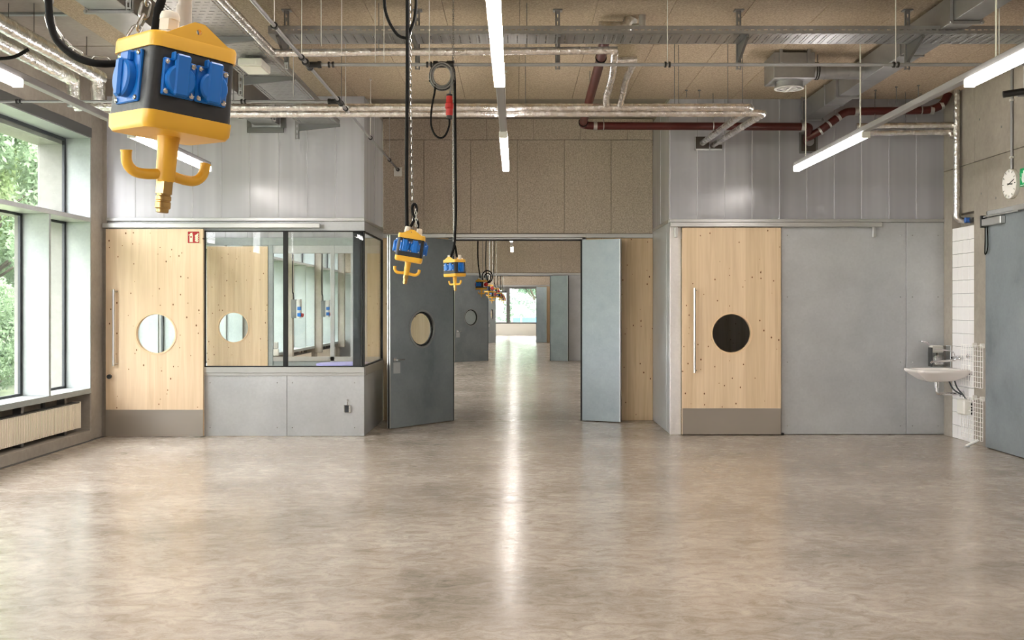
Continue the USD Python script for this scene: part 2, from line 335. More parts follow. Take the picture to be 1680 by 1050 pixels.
for i in range(4):
    for k in range(16):
        obj('tile', MB().box(XR+.004, XR+.032, NY0+i*tw+.002, NY0+(i+1)*tw-.002, k*th+.002, (k+1)*th-.002, .002), 'tile', wt, smooth=False)
vt = thing('pipe_valve', 'small metal valve in the dark recess above the tile column', 'valve')
obj('body', MB().cyl((XR+.06, 13.5, 2.9), (XR+.06, 13.75, 2.9), .03), 'zinc_dark', vt)
obj('handle', MB().cyl((XR-.01, 13.6, 2.9), (XR+.06, 13.6, 2.9), .035), 'blue_sheet', vt)

# rear wall behind the camera
obj('wall_rear', MB().box(-6.2, 6.2, Y0-.3, Y0, 0, 5.0), 'concrete', smooth=False, kind='structure')

# back wall with the double door
def back_wall(name, Y, x0, x1, o0, o1, lower, label):
    w = thing(name, label, kind='structure'); oz = 2.81
    core = MB().box(x0, o0-.06, Y+.03, Y+.4, 0, 4.75).box(o1+.06, x1, Y+.03, Y+.4, 0, 4.75).box(o0-.06, o1+.06, Y+.03, Y+.4, oz+.07, 4.75)
    obj('wall_core', core, 'concrete_dark', w, smooth=False)
    n = max(1, round((o0-.06-x0)/1.25))
    for a, b, k in ((x0, o0-.06, max(1, round((o0-.06-x0)/1.25))), (o1+.06, x1, max(1, round((x1-o1-.06)/1.25)))):
        for i in range(k):
            obj('lower_panel', MB().box(a+(b-a)*i/k+.002, a+(b-a)*(i+1)/k-.002, Y, Y+.03, .004, 2.83, .002), lower, w, smooth=False)
    # wood wool boards in two courses
    xs = [x0]; k = math.ceil((x0+.04)/.727)
    while .02+.727*k < x1-.1:
        if .02+.727*k > x0+.1: xs.append(.02+.727*k)
        k += 1
    xs.append(x1)
    for a, b in zip(xs, xs[1:]):
        obj('wool_board', MB().box(a+.0026, b-.0026, Y, Y+.03, 2.905, 4.355, .003), 'wool_board_wall', w, smooth=False)
    off = [x0] + [x+.25 for x in xs[1:-1] if x+.25 < x1-.1] + [x1]
    for a, b in zip(off, off[1:]):
        obj('wool_board', MB().box(a+.0026, b-.0026, Y, Y+.03, 4.361, 4.74, .003), 'wool_board_wall', w, smooth=False)
    obj('cover_strip', MB().box(x0, x1, Y-.012, Y+.03, 2.835, 2.9, .004), 'aluminium', w, smooth=False)
    return w
back_wall('wall_back', YB, -2.07, 2.12, -.99, 1.02, 'wood_wall', 'back wall of wood-wool boards above spruce panels around the open double door')
back_wall('wall_second', B2, -6.2, 6.2, -.945, 1.127, 'galvanised', 'second cross wall of wood-wool boards seen through the first double door')
back_wall('wall_third', B3, -6.2, 6.2, -1.06, 1.02, 'wood_wall', 'third cross wall of wood-wool boards with the last double door')

def leaf(parent, name, hx, hy, ang, L, porthole, side):
    """door leaf of length L from hinge (hx, hy), pointing at direction ang (rad); side = +1: the seen face is on the left of the direction"""
    T = .06; H0, H1 = .012, 2.80
    M = trans(hx, hy, 0) @ rotz(ang)
    poly = sbox(.012, H0, L, H1); c = (L*.52, 1.435); R = .262
    if porthole: poly = poly.difference(Point(*c).buffer(R, 48))
    d = obj(name, MB().prism(poly, -T/2, T/2).xf(M), 'galvanised_door', parent, smooth=30)
    if porthole:
        ring = Point(*c).buffer(R+.026, 48).difference(Point(*c).buffer(R-.004, 48))
        obj('porthole_ring', MB().prism(ring, -T/2-.008, T/2+.008).xf(M), 'galvanised_tray', d)
        ring2 = Point(*c).buffer(R+.002, 48).difference(Point(*c).buffer(R-.03, 48))
        obj('porthole_gasket', MB().prism(ring2, -.012, .012).xf(M), 'gasket', d)
        obj('porthole_glass', MB().prism(Point(*c).buffer(R-.02, 48), -.004, .004).xf(M), 'pane', d)
        hb = MB()
        for s in (-1, 1):
            hb.tube(roundpath([(L-.09, s*T/2, 1.0), (L-.09, s*(T/2+.055), 1.0), (L-.23, s*(T/2+.055), 1.0)], .02), .010, 10)
            hb.box(L-.125, L-.055, min(s*T/2, s*(T/2+.006)), max(s*T/2, s*(T/2+.006)), .97, 1.03, .002)
        obj('lever_handle', hb.xf(M), 'chrome', d)
        eb = MB()
        for s in (-1, 1): eb.box(L-.20, L-.055, min(s*T/2, s*(T/2+.004)), max(s*T/2, s*(T/2+.004)), .80, .96, .002)
        obj('lock_plate', eb.xf(M), 'galvanised', d, label='square lighter lock plate')
    e = MB().box(L, L+.012, -T/2, -T/2+.016, H0, H1).box(L, L+.012, T/2-.016, T/2, H0, H1)
    obj('edge_profile', e.xf(M), 'aluminium', d, smooth=False)
    obj('edge_seal', MB().box(L, L+.008, -T/2+.016, T/2-.016, H0, H1).box(-.006, .012, -T/2, T/2, H0, H1).xf(M), 'gasket', d, smooth=False)
    return d

def double_door(n, Y, o0, o1, l_free, r_free, label):
    d = thing(f'door_{n}', label, kind='structure'); oz = 2.81
    f = MB().box(o0-.06, o0, Y-.01, Y+.34, 0, oz+.06, .004).box(o1, o1+.06, Y-.01, Y+.34, 0, oz+.06, .004).box(o0-.06, o1+.06, Y-.01, Y+.34, oz, oz+.06, .004)
    obj('frame', f, 'galvanised', d, smooth=False)
    obj('head_cover', MB().box(o0-.1, o1+.06, Y-.035, Y-.012, oz+.03, oz+.085, .004), 'aluminium', d, smooth=False)
    obj('frame_seal', MB().box(o0, o0+.02, Y+.02, Y+.05, 0, oz).box(o1-.02, o1, Y+.02, Y+.05, 0, oz).box(o0, o1, Y+.02, Y+.05, oz-.02, oz), 'gasket', d, smooth=False)
    for nm, hx, fr, port in (('wide_leaf', o0, l_free, True), ('narrow_leaf', o1, r_free, False)):
        dx, dy = fr[0]-hx, fr[1]-(Y-.035)
        leaf(d, nm, hx, Y-.035, math.atan2(dy, dx), math.hypot(dx, dy), port, 1)
    return d
double_door(1, YB, -.99, 1.02, (-1.83, 14.92), (1.585, 15.80), 'open galvanised steel double door into the next hall, wide leaf with porthole')
double_door(2, B2, -.945, 1.127, (-1.99, 33.25), (1.69, 33.75), 'second open galvanised double door further down the row of halls')
double_door(3, B3, -1.06, 1.02, (-1.40, 50.8), (1.52, 51.8), 'third and farthest open galvanised double door before the end window')

# end wall and end window
we = thing('wall_end', 'white sill wall and lintel around the far end window', kind='structure')
obj('sill_wall', MB().box(-6.2, 6.2, BE, BE+.3, 0, .74), 'white_plastic', we, smooth=False)
obj('lintel', MB().box(-6.2, 6.2, BE, BE+.3, 3.08, 5.0), 'concrete', we, smooth=False)
obj('side_pier', MB().box(-6.2, -4.2, BE, BE+.3, .74, 3.08).box(4.2, 6.2, BE, BE+.3, .74, 3.08), 'concrete', we, smooth=False)
w = thing('window_30', 'bright wide end window at the far end of the row of halls', kind='structure')
obj('frame', MB().box(-4.2, 4.2, BE+.05, BE+.12, .74, .82).box(-4.2, 4.2, BE+.05, BE+.12, 2.96, 3.08).box(-.62, -.40, BE+.04, BE+.13, .74, 3.08).box(-.9, -.62, BE+.05, BE+.12, 2.75, 2.96).box(-2.6, -.62, BE+.05, BE+.12, 2.72, 2.80).box(-2.7, -2.55, BE+.05, BE+.12, .74, 3.08).box(1.9, 2.05, BE+.05, BE+.12, .74, 3.08), 'zinc_dark', w, smooth=False)
obj('pane', MB().box(-4.2, 4.2, BE+.08, BE+.09, .8, 3.0), 'pane', w, smooth=False)

# ------------------------------------------------------------------ left facade: piers, windows, radiators
wl = thing('wall_left', 'window facade wall of fair-faced concrete piers', kind='structure')
piers = [13.9 + 3.8*k for k in range(-6, 14)]
for y in piers:
    if y < Y0 or y > BE: continue
    obj('pier', MB().box(-6.215, XL+.006, y-.2, y+.2, .002, 4.95, .012), 'concrete', wl, smooth=False)
    if y > 20: obj('pier', MB().box(XL-.02, XL+.2, y-.16, y+.02, .5, 4.7, .01), 'concrete', wl, smooth=False)
obj('spandrel', MB().box(-6.22, XL, Y0, BE, 4.12, 4.95), 'concrete', wl, smooth=False)
obj('formwork_seam', MB().box(XL-.001, XL+.002, Y0, YL, 4.40, 4.408), 'concrete_dark', wl, smooth=False)
obj('lintel_plate', MB().box(-6.22, XL+.012, Y0, YL-.38, 4.0, 4.13, .003), 'zinc_dark', wl, smooth=False)
obj('lintel_far', MB().box(-6.22, XL+.012, YL+.4, BE, 4.0, 4.13, .003), 'galvanised', wl, smooth=False)
obj('plinth', MB().box(-6.22, XL, Y0, BE, 0, .13, .004), 'concrete', wl, smooth=False)
obj('niche_back', MB().box(-6.22, -5.93, Y0, BE, .13, .62), 'concrete', wl, smooth=False)
obj('floor_joint', MB().box(XL+.0, XL+.05, Y0, YL-.05, 0, .004), 'zinc_dark', wl, smooth=False)

def make_window(n):
    """local frame: y = 0 at the near end of a 3.4 m bay, far end y = 3.4"""
    w = thing(f'window_{n}', 'tall two-part facade window with galvanised reveals', kind='structure')
    L = 3.4; gx = -5.95; zt, zs, z1, z2 = 4.0, .69, 2.885, 2.94; fy = 2.2
    sh = MB().box(gx, XL+.004, -.002, .012, zs, zt).box(gx, XL+.004, L-.012, L+.002, zs, zt)
    obj('reveal_sheet', MB().box(gx, XL+.004, 0, .012, zs, zt), 'galvanised_pale', w, smooth=False)
    obj('reveal_sheet', MB().box(gx, XL+.004, L-.012, L, zs, zt), 'galvanised_pale', w, smooth=False)
    obj('head_sheet', MB().box(gx, XL+.004, .012, L-.012, zt-.012, zt), 'galvanised_pale', w, smooth=False)
    obj('sill', MB().box(gx, XL+.012, 0, L, zs-.07, zs, .003), 'galvanised_pale', w, smooth=False)
    obj('transom', MB().box(gx, XL+.006, .012, L-.012, z1, z2, .003), 'galvanised', w, smooth=False)
    obj('fin', MB().box(gx, XL+.006, fy-.025, fy+.025, zs, z1, .003), 'galvanised_pale', w, smooth=False)
    f = MB(); t = .045; g0, g1 = gx-.03, gx
    for a, b in ((.012, fy-.025), (fy+.025, L-.012)):
        f.box(g0, g1, a, a+t, zs, z1).box(g0, g1, b-t, b, zs, z1).box(g0, g1, a+t, b-t, zs, zs+.03).box(g0, g1, a+t, b-t, z1-.03, z1)
    f.box(g0, g1, .012, .012+t, z2, zt).box(g0, g1, L-.012-t, L-.012, z2, zt).box(g0, g1, .012+t, L-.012-t, z2, z2+.03).box(g0, g1, .012+t, L-.012-t, zt-.05, zt-.012)
    obj('frame', f, 'frame_dark', w, smooth=False)
    for a, b, c, d in ((.05, fy-.06, zs+.02, z1-.02), (fy+.06, L-.05, zs+.02, z1-.02), (.05, L-.05, z2+.02, zt-.04)):
        obj('pane', MB().box(gx-.02, gx-.012, a, b, c, d), 'pane', w, smooth=False)
    o = MB().box(-6.3, gx-.03, L-.06, L+.0, zs, zt+.1).box(-6.3, gx-.03, 0, .06, zs, zt+.1).box(-6.3, gx-.03, 0, L, z1, z2).box(-6.04, gx-.03, fy-.03, fy+.03, zs, z1).box(-6.34, gx-.03, 0, L, zt-.1, zt+.1)
    obj('outer_reveal', o, 'concrete_pale', w, smooth=False)
    p = MB()
    for yy in (.3, 1.5, 2.1, 2.65, 3.1): p.box(-5.93, -5.9, yy-.03, yy+.03, .13, .62)
    obj('niche_post', p, 'zinc_dark', w, smooth=False)
    return w
bays = [y+.2 for y in piers if y+.2 > Y0 and y+3.6 < BE+.2]
win = None
for i, y in enumerate(bays):
    if win is None:
        win = make_window(1); UsdGeom.Xformable(win).AddTransformOp().Set(Gf.Matrix4d(*trans(0, y, 0).T.ravel().tolist()))
    else: dup(win, f'window_{i+1}', trans(0, y, 0))

def make_radiator(L, label):
    r = thing('radiator', label, 'radiator', 'radiators in the niches below the facade windows')
    n = int(L/.04); ys = np.linspace(0, L, n*4+1)
    prof = [(y, -.012 if k % 4 == 0 else .014) for k, y in enumerate(ys)]
    x0 = -5.72
    poly = Polygon([(x0+.03+d, y) for y, d in prof] + [(x0, L), (x0, 0)])
    obj('front_panel', MB().prism(poly, .19, .51, 'xy'), 'radiator_cream', r, smooth=40)
    obj('top_grille', MB().box(x0-.07, x0+.03, 0, L, .51, .525, .004), 'zinc_dark', r, smooth=False)
    obj('end_cover', MB().box(x0-.07, x0+.045, L, L+.012, .185, .53, .006), 'radiator_cream', r, smooth=False)
    b = MB()
    for yy in (.35, L/2, L-.35): b.box(x0-.1, x0, yy-.03, yy+.03, .13, .6)
    obj('bracket', b, 'zinc_dark', r, smooth=False)
    return r
rad = None
for i, y in enumerate(bays):
    if not (8 < y < 12 or 20 < y < 33): continue
    lab = 'cream ribbed radiator below the front left window' if y < 12 else 'cream ribbed radiator below a facade window of the second hall'
    if rad is None:
        rad = make_radiator(3.0, lab); rad.ClearCustomDataByKey('group')
        UsdGeom.Xformable(rad).AddTransformOp().Set(Gf.Matrix4d(*trans(0, y+.2, 0).T.ravel().tolist()))
    else: dup(rad, 'radiator', trans(0, y+.2, 0), lab, group='radiators below the windows of the second hall')

# ------------------------------------------------------------------ glazed box rooms left and right
def poly_panels(parent, a0, a1, z0, z1, n, at, axis, T=.04):
    """vertical polycarbonate sheets between a0 and a1 along x (axis 'x', plane y=at) or along y (plane x=at)"""
    for i in range(n):
        p, q = a0+(a1-a0)*i/n, a0+(a1-a0)*(i+1)/n
        m = MB(); j = MB()
        if axis == 'x':
            m.box(p+.001, q-.001, at, at+T, z0, z1, .002); j.box(p-.006 if i else p, p+.006, at-.005, at+.001, z0, z1)
        else:
            m.box(at-T/2, at+T/2, p+.001, q-.001, z0, z1, .002); j.box(at-T/2-.005, at+T/2+.005, p-.006 if i else p, p+.006, z0, z1)
        pp = obj('polycarbonate_panel', m, 'polycarbonate', parent, smooth=False)
        obj('joint_profile', j, 'poly_joint', pp, smooth=False)

def wood_door(n, X0, X1, Y, z1, wmat, label, hole, R, handle, kick=True, back=False):
    d = thing(f'door_{n}', label, kind='structure'); T = .06
    poly = sbox(X0, .37 if kick else .012, X1, z1).difference(Point(*hole).buffer(R, 64))
    obj('leaf', MB().prism(poly, Y, Y+T), wmat, d, smooth=30)
    ring = Point(*hole).buffer(R+.02, 64).difference(Point(*hole).buffer(R-.002, 64))
    obj('porthole_ring', MB().prism(ring, Y-.008, Y+T+.006), 'wood_ring', d, smooth=30)
    obj('porthole_glass', MB().prism(Point(*hole).buffer(R, 48), Y+.026, Y+.034), 'pane', d)
    if kick:
        obj('kick_core', MB().box(X0, X1, Y+.002, Y+T, .012, .37), wmat, d, smooth=False)
        obj('kick_plate', MB().box(X0, X1, Y-.003, Y+.002, .014, .37), 'kickplate', d, smooth=False, label='brushed steel kick plate')
    if handle:
        hx, h0, h1 = handle
        hb = MB().cyl((hx, Y-.055, h0), (hx, Y-.055, h1), .017, 14)
        for hz in (h0+.03, h1-.03): hb.cyl((hx, Y-.055, hz), (hx+.03, Y, hz), .009, 10)
        obj('bar_handle', hb, 'steel_bar', d, label='long steel bar handle')
    return d

# ---- left box (office)
OX0, OX1 = -5.57, -2.07
wo = thing('wall_office', 'front and side of the glazed office box left of the double door', kind='structure')
poly_panels(wo, OX0, OX1, 2.975, 4.63, 9, YL, 'x')
poly_panels(wo, YL+.045, YB, 2.975, 4.63, 2, OX1-.02, 'y')
poly_panels(wo, OX0, OX1, 2.975, 4.63, 9, 18.46, 'x')
obj('top_channel', MB().box(OX0, OX1+.004, YL-.02, YL+.05, 2.93, 2.975, .004), 'aluminium', wo, smooth=False)
obj('side_channel', MB().box(OX1-.05, OX1+.01, YL+.05, YB, 2.93, 2.975, .004), 'aluminium', wo, smooth=False)
obj('head_rail', MB().box(OX0, OX1, YL+.03, YL+.06, 2.80, 2.93), 'galvanised', wo, smooth=False)
obj('side_head_rail', MB().box(OX1-.045, OX1, YL+.04, YB, 2.80, 2.93, .003), 'galvanised', wo, smooth=False)
XM = -3.12
for a, b in ((-4.235, XM-.003), (XM+.003, OX1)):
    g = obj('galvanised_panel', MB().box(a, b, YL, YL+.03, .006, .825, .002), 'galvanised', wo, smooth=False)
    for x in (a+.07, b-.13):
        for z in (.12, .73): obj('screw', MB().lathe([(.008, 0), (.006, .004)], (x, YL, z), (0,-1,0), 8), 'chrome', g)
obj('galvanised_panel', MB().box(OX1-.03, OX1, YL+.03, YB, .006, .825, .002), 'galvanised', wo, smooth=False)
obj('sill_rail', MB().box(-4.26, OX1+.008, YL-.03, YL+.06, .865, .945, .004).box(-4.26, OX1+.004, YL-.018, YL+.05, .825, .865, .003), 'aluminium', wo, smooth=False)
obj('side_sill_rail', MB().box(OX1-.06, OX1+.012, YL+.06, YB, .825, .945, .004), 'aluminium', wo, smooth=False)
obj('post', MB().box(-4.30, -4.245, YL-.01, YL+.06, 0, 2.80, .003), 'galvanised', wo, smooth=False)
obj('jamb', MB().box(OX0-.062, OX0+.002, YL-.004, YL+.06, 0, 4.63, .003), 'concrete', wo, smooth=False)
wf = thing('window_31', 'internal office window of two large panes in thin dark frames', kind='structure')
fr = MB()
for a, b in ((-4.245, -3.15), (-3.135, OX1-.005)):
    fr.box(a, a+.012, YL, YL+.04, .945, 2.80).box(b-.012, b, YL, YL+.04, .945, 2.80).box(a, b, YL, YL+.04, .945, .96).box(a, b, YL, YL+.04, 2.785, 2.80)
fr.box(OX1-.04, OX1, YL+.055, YL+.067, .945, 2.80).box(OX1-.04, OX1, YB-.02, YB, .945, 2.80).box(OX1-.04, OX1, YL+.067, YB-.02, .945, .96).box(OX1-.04, OX1, YL+.067, YB-.02, 2.785, 2.8)
fr.box(-3.175, -3.112, YL+.002, YL+.045, .945, 2.80, .004)
obj('frame', fr, 'gasket', wf, smooth=False)
obj('pane', MB().box(-4.235, -3.16, YL+.018, YL+.026, .955, 2.79), 'pane', wf, smooth=False)
obj('pane', MB().box(-3.125, OX1-.015, YL+.018, YL+.026, .955, 2.79), 'pane', wf, smooth=False)
obj('side_pane', MB().box(OX1-.024, OX1-.016, YL+.065, YB-.018, .955, 2.79), 'pane', wf, smooth=False)
d1 = wood_door(4, -5.555, -4.24, YL-.075, 2.815, 'wood_one', 'spruce sliding door with porthole and steel kick plate, left of the office window', (-4.88, 1.40), .265, (-5.43, .965, 2.0))
obj('lock_cylinder', MB().cyl((-5.50, YL-.075, .82), (-5.50, YL-.115, .82), .03, 16).box(-5.52, -5.48, YL-.13, YL-.105, .81, .83, .003), 'black_plastic', d1)
t = thing('trim_1', 'slim aluminium sliding-door track over the left spruce door', kind='structure')
obj('track', MB().box(-5.6, -2.66, YL-.09, YL-.03, 2.832, 2.895, .004), 'aluminium', t, smooth=False)
# back of the office
wq = thing('wall_office_rear', 'rear wall of the office box with door, glazing and posts', kind='structure')
YQ = 18.5
obj('head_rail', MB().box(OX0, OX1, YQ-.05, YQ+.02, 2.86, 3.0, .003), 'galvanised_pale', wq, smooth=False)
obj('head_beam', MB().box(-4.40, OX1, YQ-.05, YQ+.02, 2.72, 2.86, .003), 'galvanised', wq, smooth=False)
obj('post', MB().box(-4.42, -4.33, YQ-.06, YQ+.02, 0, 2.86, .003), 'galvanised_pale', wq, smooth=False)
obj('post', MB().box(-3.31, -3.24, YQ-.06, YQ+.02, 0, 2.86, .003), 'galvanised', wq, smooth=False)
obj('sill_panel', MB().box(-4.33, OX1, YQ-.04, YQ, 0, .80), 'galvanised_pale', wq, smooth=False)
obj('sill_rail', MB().box(-4.33, OX1, YQ-.06, YQ+.02, .80, .88, .003), 'aluminium', wq, smooth=False)
for a, b in ((-2.95, -2.66), (-2.655, -2.36), (-2.355, OX1)):
    obj('wood_panel', MB().box(a, b, YQ-.04, YQ, .88, 2.72, .002), 'wood_wall' if a > -2.7 else 'galvanised', wq, smooth=False)
obj('side_panel', MB().box(OX1-.04, OX1, 16.5, YQ, 0, 4.63), 'galvanised', wq, smooth=False)
obj('rear_pane', MB().box(-4.33, -2.95, YQ-.02, YQ-.012, .88, 2.72), 'pane', wq, smooth=False)
wood_door(5, -5.5, -4.42, YQ-.08, 2.84, 'wood_two', 'second spruce door with porthole, in the rear wall of the office', (-5.03, 1.40), .265, None, kick=False)
eb = MB()
eb.box(-2.235, -2.125, YL+.07, YL+.2, .95, 2.8, .004)
obj('post', eb, 'frame_dark', wo, smooth=False, label='dark corner post behind the office glass')
jb = thing('socket_box', 'small grey socket box low on the post behind the office glass', 'socket')
obj('body', MB().box(-4.31, -4.22, YQ-.12, YQ-.06, .90, 1.02, .006), 'white_plastic', jb, smooth=False)
obj('cover', MB().box(-4.30, -4.23, YQ-.135, YQ-.12, 1.03, 1.14, .006).box(-4.30, -4.23, YQ-.12, YQ-.06, 1.03, 1.14, .004), 'grille_grey', jb, smooth=False)
tb = thing('round_table', 'lilac round table inside the office, low behind the right pane', 'table')
obj('table_top', MB().lathe([(.49, .0), (.50, .01), (.50, .03), (.49, .035)], (-2.62, 16.2, .85), n=48), 'lilac', tb)
obj('pedestal', MB().lathe([(.3, 0), (.3, .02), (.04, .04), (.04, .85)], (-2.62, 16.2, 0)), 'zinc_dark', tb)

# ---- right box
RX0 = 2.12
ws = thing('wall_store', 'front and side of the closed box right of the double door', kind='structure')
poly_panels(ws, RX0, XR, 2.975, 4.63, 10, YR, 'x')
poly_panels(ws, YR+.045, YB, 2.975, 4.63, 2, RX0+.02, 'y')
poly_panels(ws, RX0, XR, 2.975, 4.63, 10, 18.46, 'x')
obj('top_channel', MB().box(RX0, XR, YR-.02, YR+.05, 2.93, 2.975, .004), 'aluminium', ws, smooth=False)
obj('side_channel', MB().box(RX0-.01, RX0+.05, YR+.05, YB, 2.93, 2.975, .004), 'aluminium', ws, smooth=False)
obj('head_rail', MB().box(RX0, XR, YR+.03, YR+.06, 2.80, 2.93), 'galvanised', ws, smooth=False)
for a, b in ((3.66, 5.38), (5.386, XR)):
    g = obj('galvanised_panel', MB().box(a, b, YR, YR+.03, .006, 2.925, .002), 'galvanised', ws, smooth=False)
    for x in (a+.08, b-.08):
        for z in (.12, 1.0, 1.9, 2.75): obj('screw', MB().lathe([(.008, 0), (.006, .004)], (x, YR, z), (0,-1,0), 8), 'chrome', g)
obj('galvanised_panel', MB().box(2.27, 3.66, YR+.03, YR+.05, 2.83, 2.925), 'galvanised', ws, smooth=False)
obj('corner_post', MB().box(RX0, RX0+.155, YR-.005, YR+.05, 0, 2.87, .003), 'post_painted_sheen', ws, smooth=False)
for a, b in ((YR+.05, 14.62), (14.626, YB)):
    obj('side_sheet', MB().box(RX0, RX0+.03, a, b, .006, 2.93, .002), 'galvanised', ws, smooth=False)
d3 = wood_door(6, 2.28, 3.635, YR-.075, 2.85, 'wood_two', 'spruce sliding door with porthole and bar handle, right of the double door', (2.955, 1.40), .265, (2.44, .86, 2.02))
obj('rubber_foot', MB().box(3.63, 3.68, YR-.07, YR-.02, .002, .03, .003), 'black_plastic', d3, smooth=False)
t = thing('trim_2', 'slim aluminium sliding-door track over the right spruce door', kind='structure')
obj('track', MB().box(2.12, 5.02, YR-.09, YR-.03, 2.862, 2.925, .004), 'aluminium', t, smooth=False)
obj('end_stop', MB().box(4.90, 4.94, YR-.07, YR-.02, 2.72, 2.862, .004), 'aluminium', t, smooth=False)
obj('end_stop', MB().box(2.18, 2.22, YR-.07, YR-.02, 2.72, 2.862, .004), 'aluminium', t, smooth=False)
wi = thing('wall_store_rear', 'dark wooden rear wall inside the right box', kind='structure')
for k in range(7): obj('wood_panel', MB().box(RX0+.545*k+.002, min(XR, RX0+.545*(k+1))-.002, 18.4, 18.44, 0, 2.97), 'wood_wall', wi, smooth=False)
obj('inner_sheet', MB().box(RX0+.7, RX0+1.2, 17.9, 17.93, 0, 2.6), 'galvanised_pale', wi, smooth=False)
obj('side_panel', MB().box(RX0, RX0+.04, 16.5, 18.5, 0, 4.63), 'galvanised', wi, smooth=False)

# ------------------------------------------------------------------ linear lamps
LZ = 3.46
def make_lamp(L, label):
    l = thing('linear_lamp', label, 'lamp')
    pr = Polygon([(-.034, .012), (-.042, .02), (-.042, .062), (.042, .062), (.042, .02), (.034, .012), (.026, .002), (-.026, .002)])
    obj('diffuser', MB().prism(pr, .018, L-.018).xf(np.eye(4)), 'lamp_glow', l, smooth=False)
    for a, b in ((0, .018), (L-.018, L)): obj('end_cap', MB().box(-.043, .043, a, b, 0, .064, .004), 'white_plastic', l, smooth=False)
    return l
rows = [(-3.87, 'left'), (-.13, 'middle'), (3.52, 'right')]
lamp = None; LL = 2.6
lamp_y = [(10.42, 'far'), (5.46, 'near'), (.7, 'rear'), (-4.0, 'rearmost')]
for x, rn in rows:
    for y, dn in lamp_y:
        vis = {('left','far'): 'lit linear lamp at the far end of the left row, behind the nearest power cube', ('left','near'): 'lit linear lamp cut by the left edge of the picture, above the window',
               ('middle','far'): 'short-looking lit linear lamp at the far end of the middle row, above the double door', ('middle','near'): 'long lit linear lamp of the middle row, running out of the top of the picture',
               ('right','far'): 'lit linear lamp at the far end of the right row, above the right spruce door', ('right','near'): 'lit linear lamp cut by the right edge of the picture, above the clock'}
        lab = vis.get((rn, dn), f'lit linear lamp of the {rn} row behind the viewpoint')
        M = trans(x, y, LZ)
        if lamp is None:
            lamp = make_lamp(LL, lab); UsdGeom.Xformable(lamp).AddTransformOp().Set(Gf.Matrix4d(*M.T.ravel().tolist()))
        else: dup(lamp, 'linear_lamp', M, lab, group=None if (rn, dn) in vis else f'lamps of the {rn} row behind the viewpoint')
    r = thing('lamp_rail', f'grey lamp rail of the {rn} row hung from the ceiling on wires', 'rail')
    obj('rail', MB().box(x-.036, x+.036, -6, 13.03, LZ+.064, LZ+.12, .006), 'lamp_housing', r, smooth=False)
    wy = (12.6, 10.6, 7.6, 5.0, 2.0, -1, -4)
    for yy in wy:
        obj('suspension_wire', MB().cyl((x, yy, LZ+.118), (x, yy, CZ), .007 if rn == 'right' else .004, 6).cyl((x, yy, CZ-.02), (x, yy, CZ), .02, 10).lathe([(.012, 0), (.006, .04)], (x, yy, LZ+.115), n=8), 'white_plastic' if rn == 'right' else 'grille_grey', r)
dup(lamp, 'linear_lamp', trans(-3.9, 15.0, 4.38), 'added unseen linear lamp under the lid of the office box, behind the left polycarbonate sheets')  # extra lamp, out of sight, added to brighten the office and its upper sheets
for x, rn in rows:
    for y in (19.5, 24.4, 29.3, 37.0, 43.5, 49.0, 55.5, 61.5):
        lab = 'tiny lit linear lamp in the second hall, above the second doorway' if (rn == 'middle' and y == 29.3) else f'lit linear lamp of the {rn} row in the halls beyond the double door'
        dup(lamp, 'linear_lamp', trans(x, y, LZ), lab, group=None if 'tiny' in lab else f'far lamps of the {rn} row')
    r = thing('lamp_rail', f'grey lamp rail of the {rn} row in the halls beyond the double door', 'rail')
    obj('rail', MB().box(x-.036, x+.036, 19, 33, LZ+.064, LZ+.12).box(x-.036, x+.036, 36, 51.8, LZ+.064, LZ+.12).box(x-.036, x+.036, 55, 64.5, LZ+.064, LZ+.12), 'lamp_housing', r, smooth=False)
    m = MB()
    for yy in (19.6, 24, 28, 32, 37, 44, 50, 56, 63): m.cyl((x, yy, LZ+.11), (x, yy, 4.75), .004, 5)
    obj('suspension_wire', m, 'grille_grey', r)

# ------------------------------------------------------------------ cable trays
def slot(cx, cy, sx, sy): return sbox(cx-sx/2, cy-sy/2, cx+sx/2, cy+sy/2)
tr = thing('cable_tray', 'galvanised slotted cable tray running across under the whole ceiling', 'cable tray')
TX0, TX1 = -2.30, 5.86
plate = sbox(TX0, 9.6, TX1, 9.97); holes = []
x = TX0+.06
while x < TX1-.05:
    for cy in (9.66, 9.72, 9.785, 9.85, 9.915): holes.append(slot(x, cy, .011, .045))
    x += .09
obj('base', MB().prism(plate.difference(unary_union(holes)), 4.29, 4.294, 'xy'), 'galvanised_tray', tr, smooth=False)
side = sbox(TX0, 4.29, TX1, 4.362); holes = []
x = TX0+.05
while x < TX1-.05: holes.append(slot(x, 4.325, .036, .008)); x += .06
side = side.difference(unary_union(holes))
obj('side', MB().prism(side, 9.596, 9.60).box(TX0, TX1, 9.60, 9.615, 4.358, 4.362), 'galvanised_tray', tr, smooth=False)
obj('side', MB().prism(side, 9.97, 9.974).box(TX0, TX1, 9.955, 9.97, 4.358, 4.362), 'galvanised_tray', tr, smooth=False)
rb = MB(); x = TX0+.105
while x < TX1-.05: rb.box(x-.018, x+.018, 9.605, 9.965, 4.286, 4.2899, .0015); x += .09
obj('rung_emboss', rb, 'galvanised_tray', tr, smooth=False)
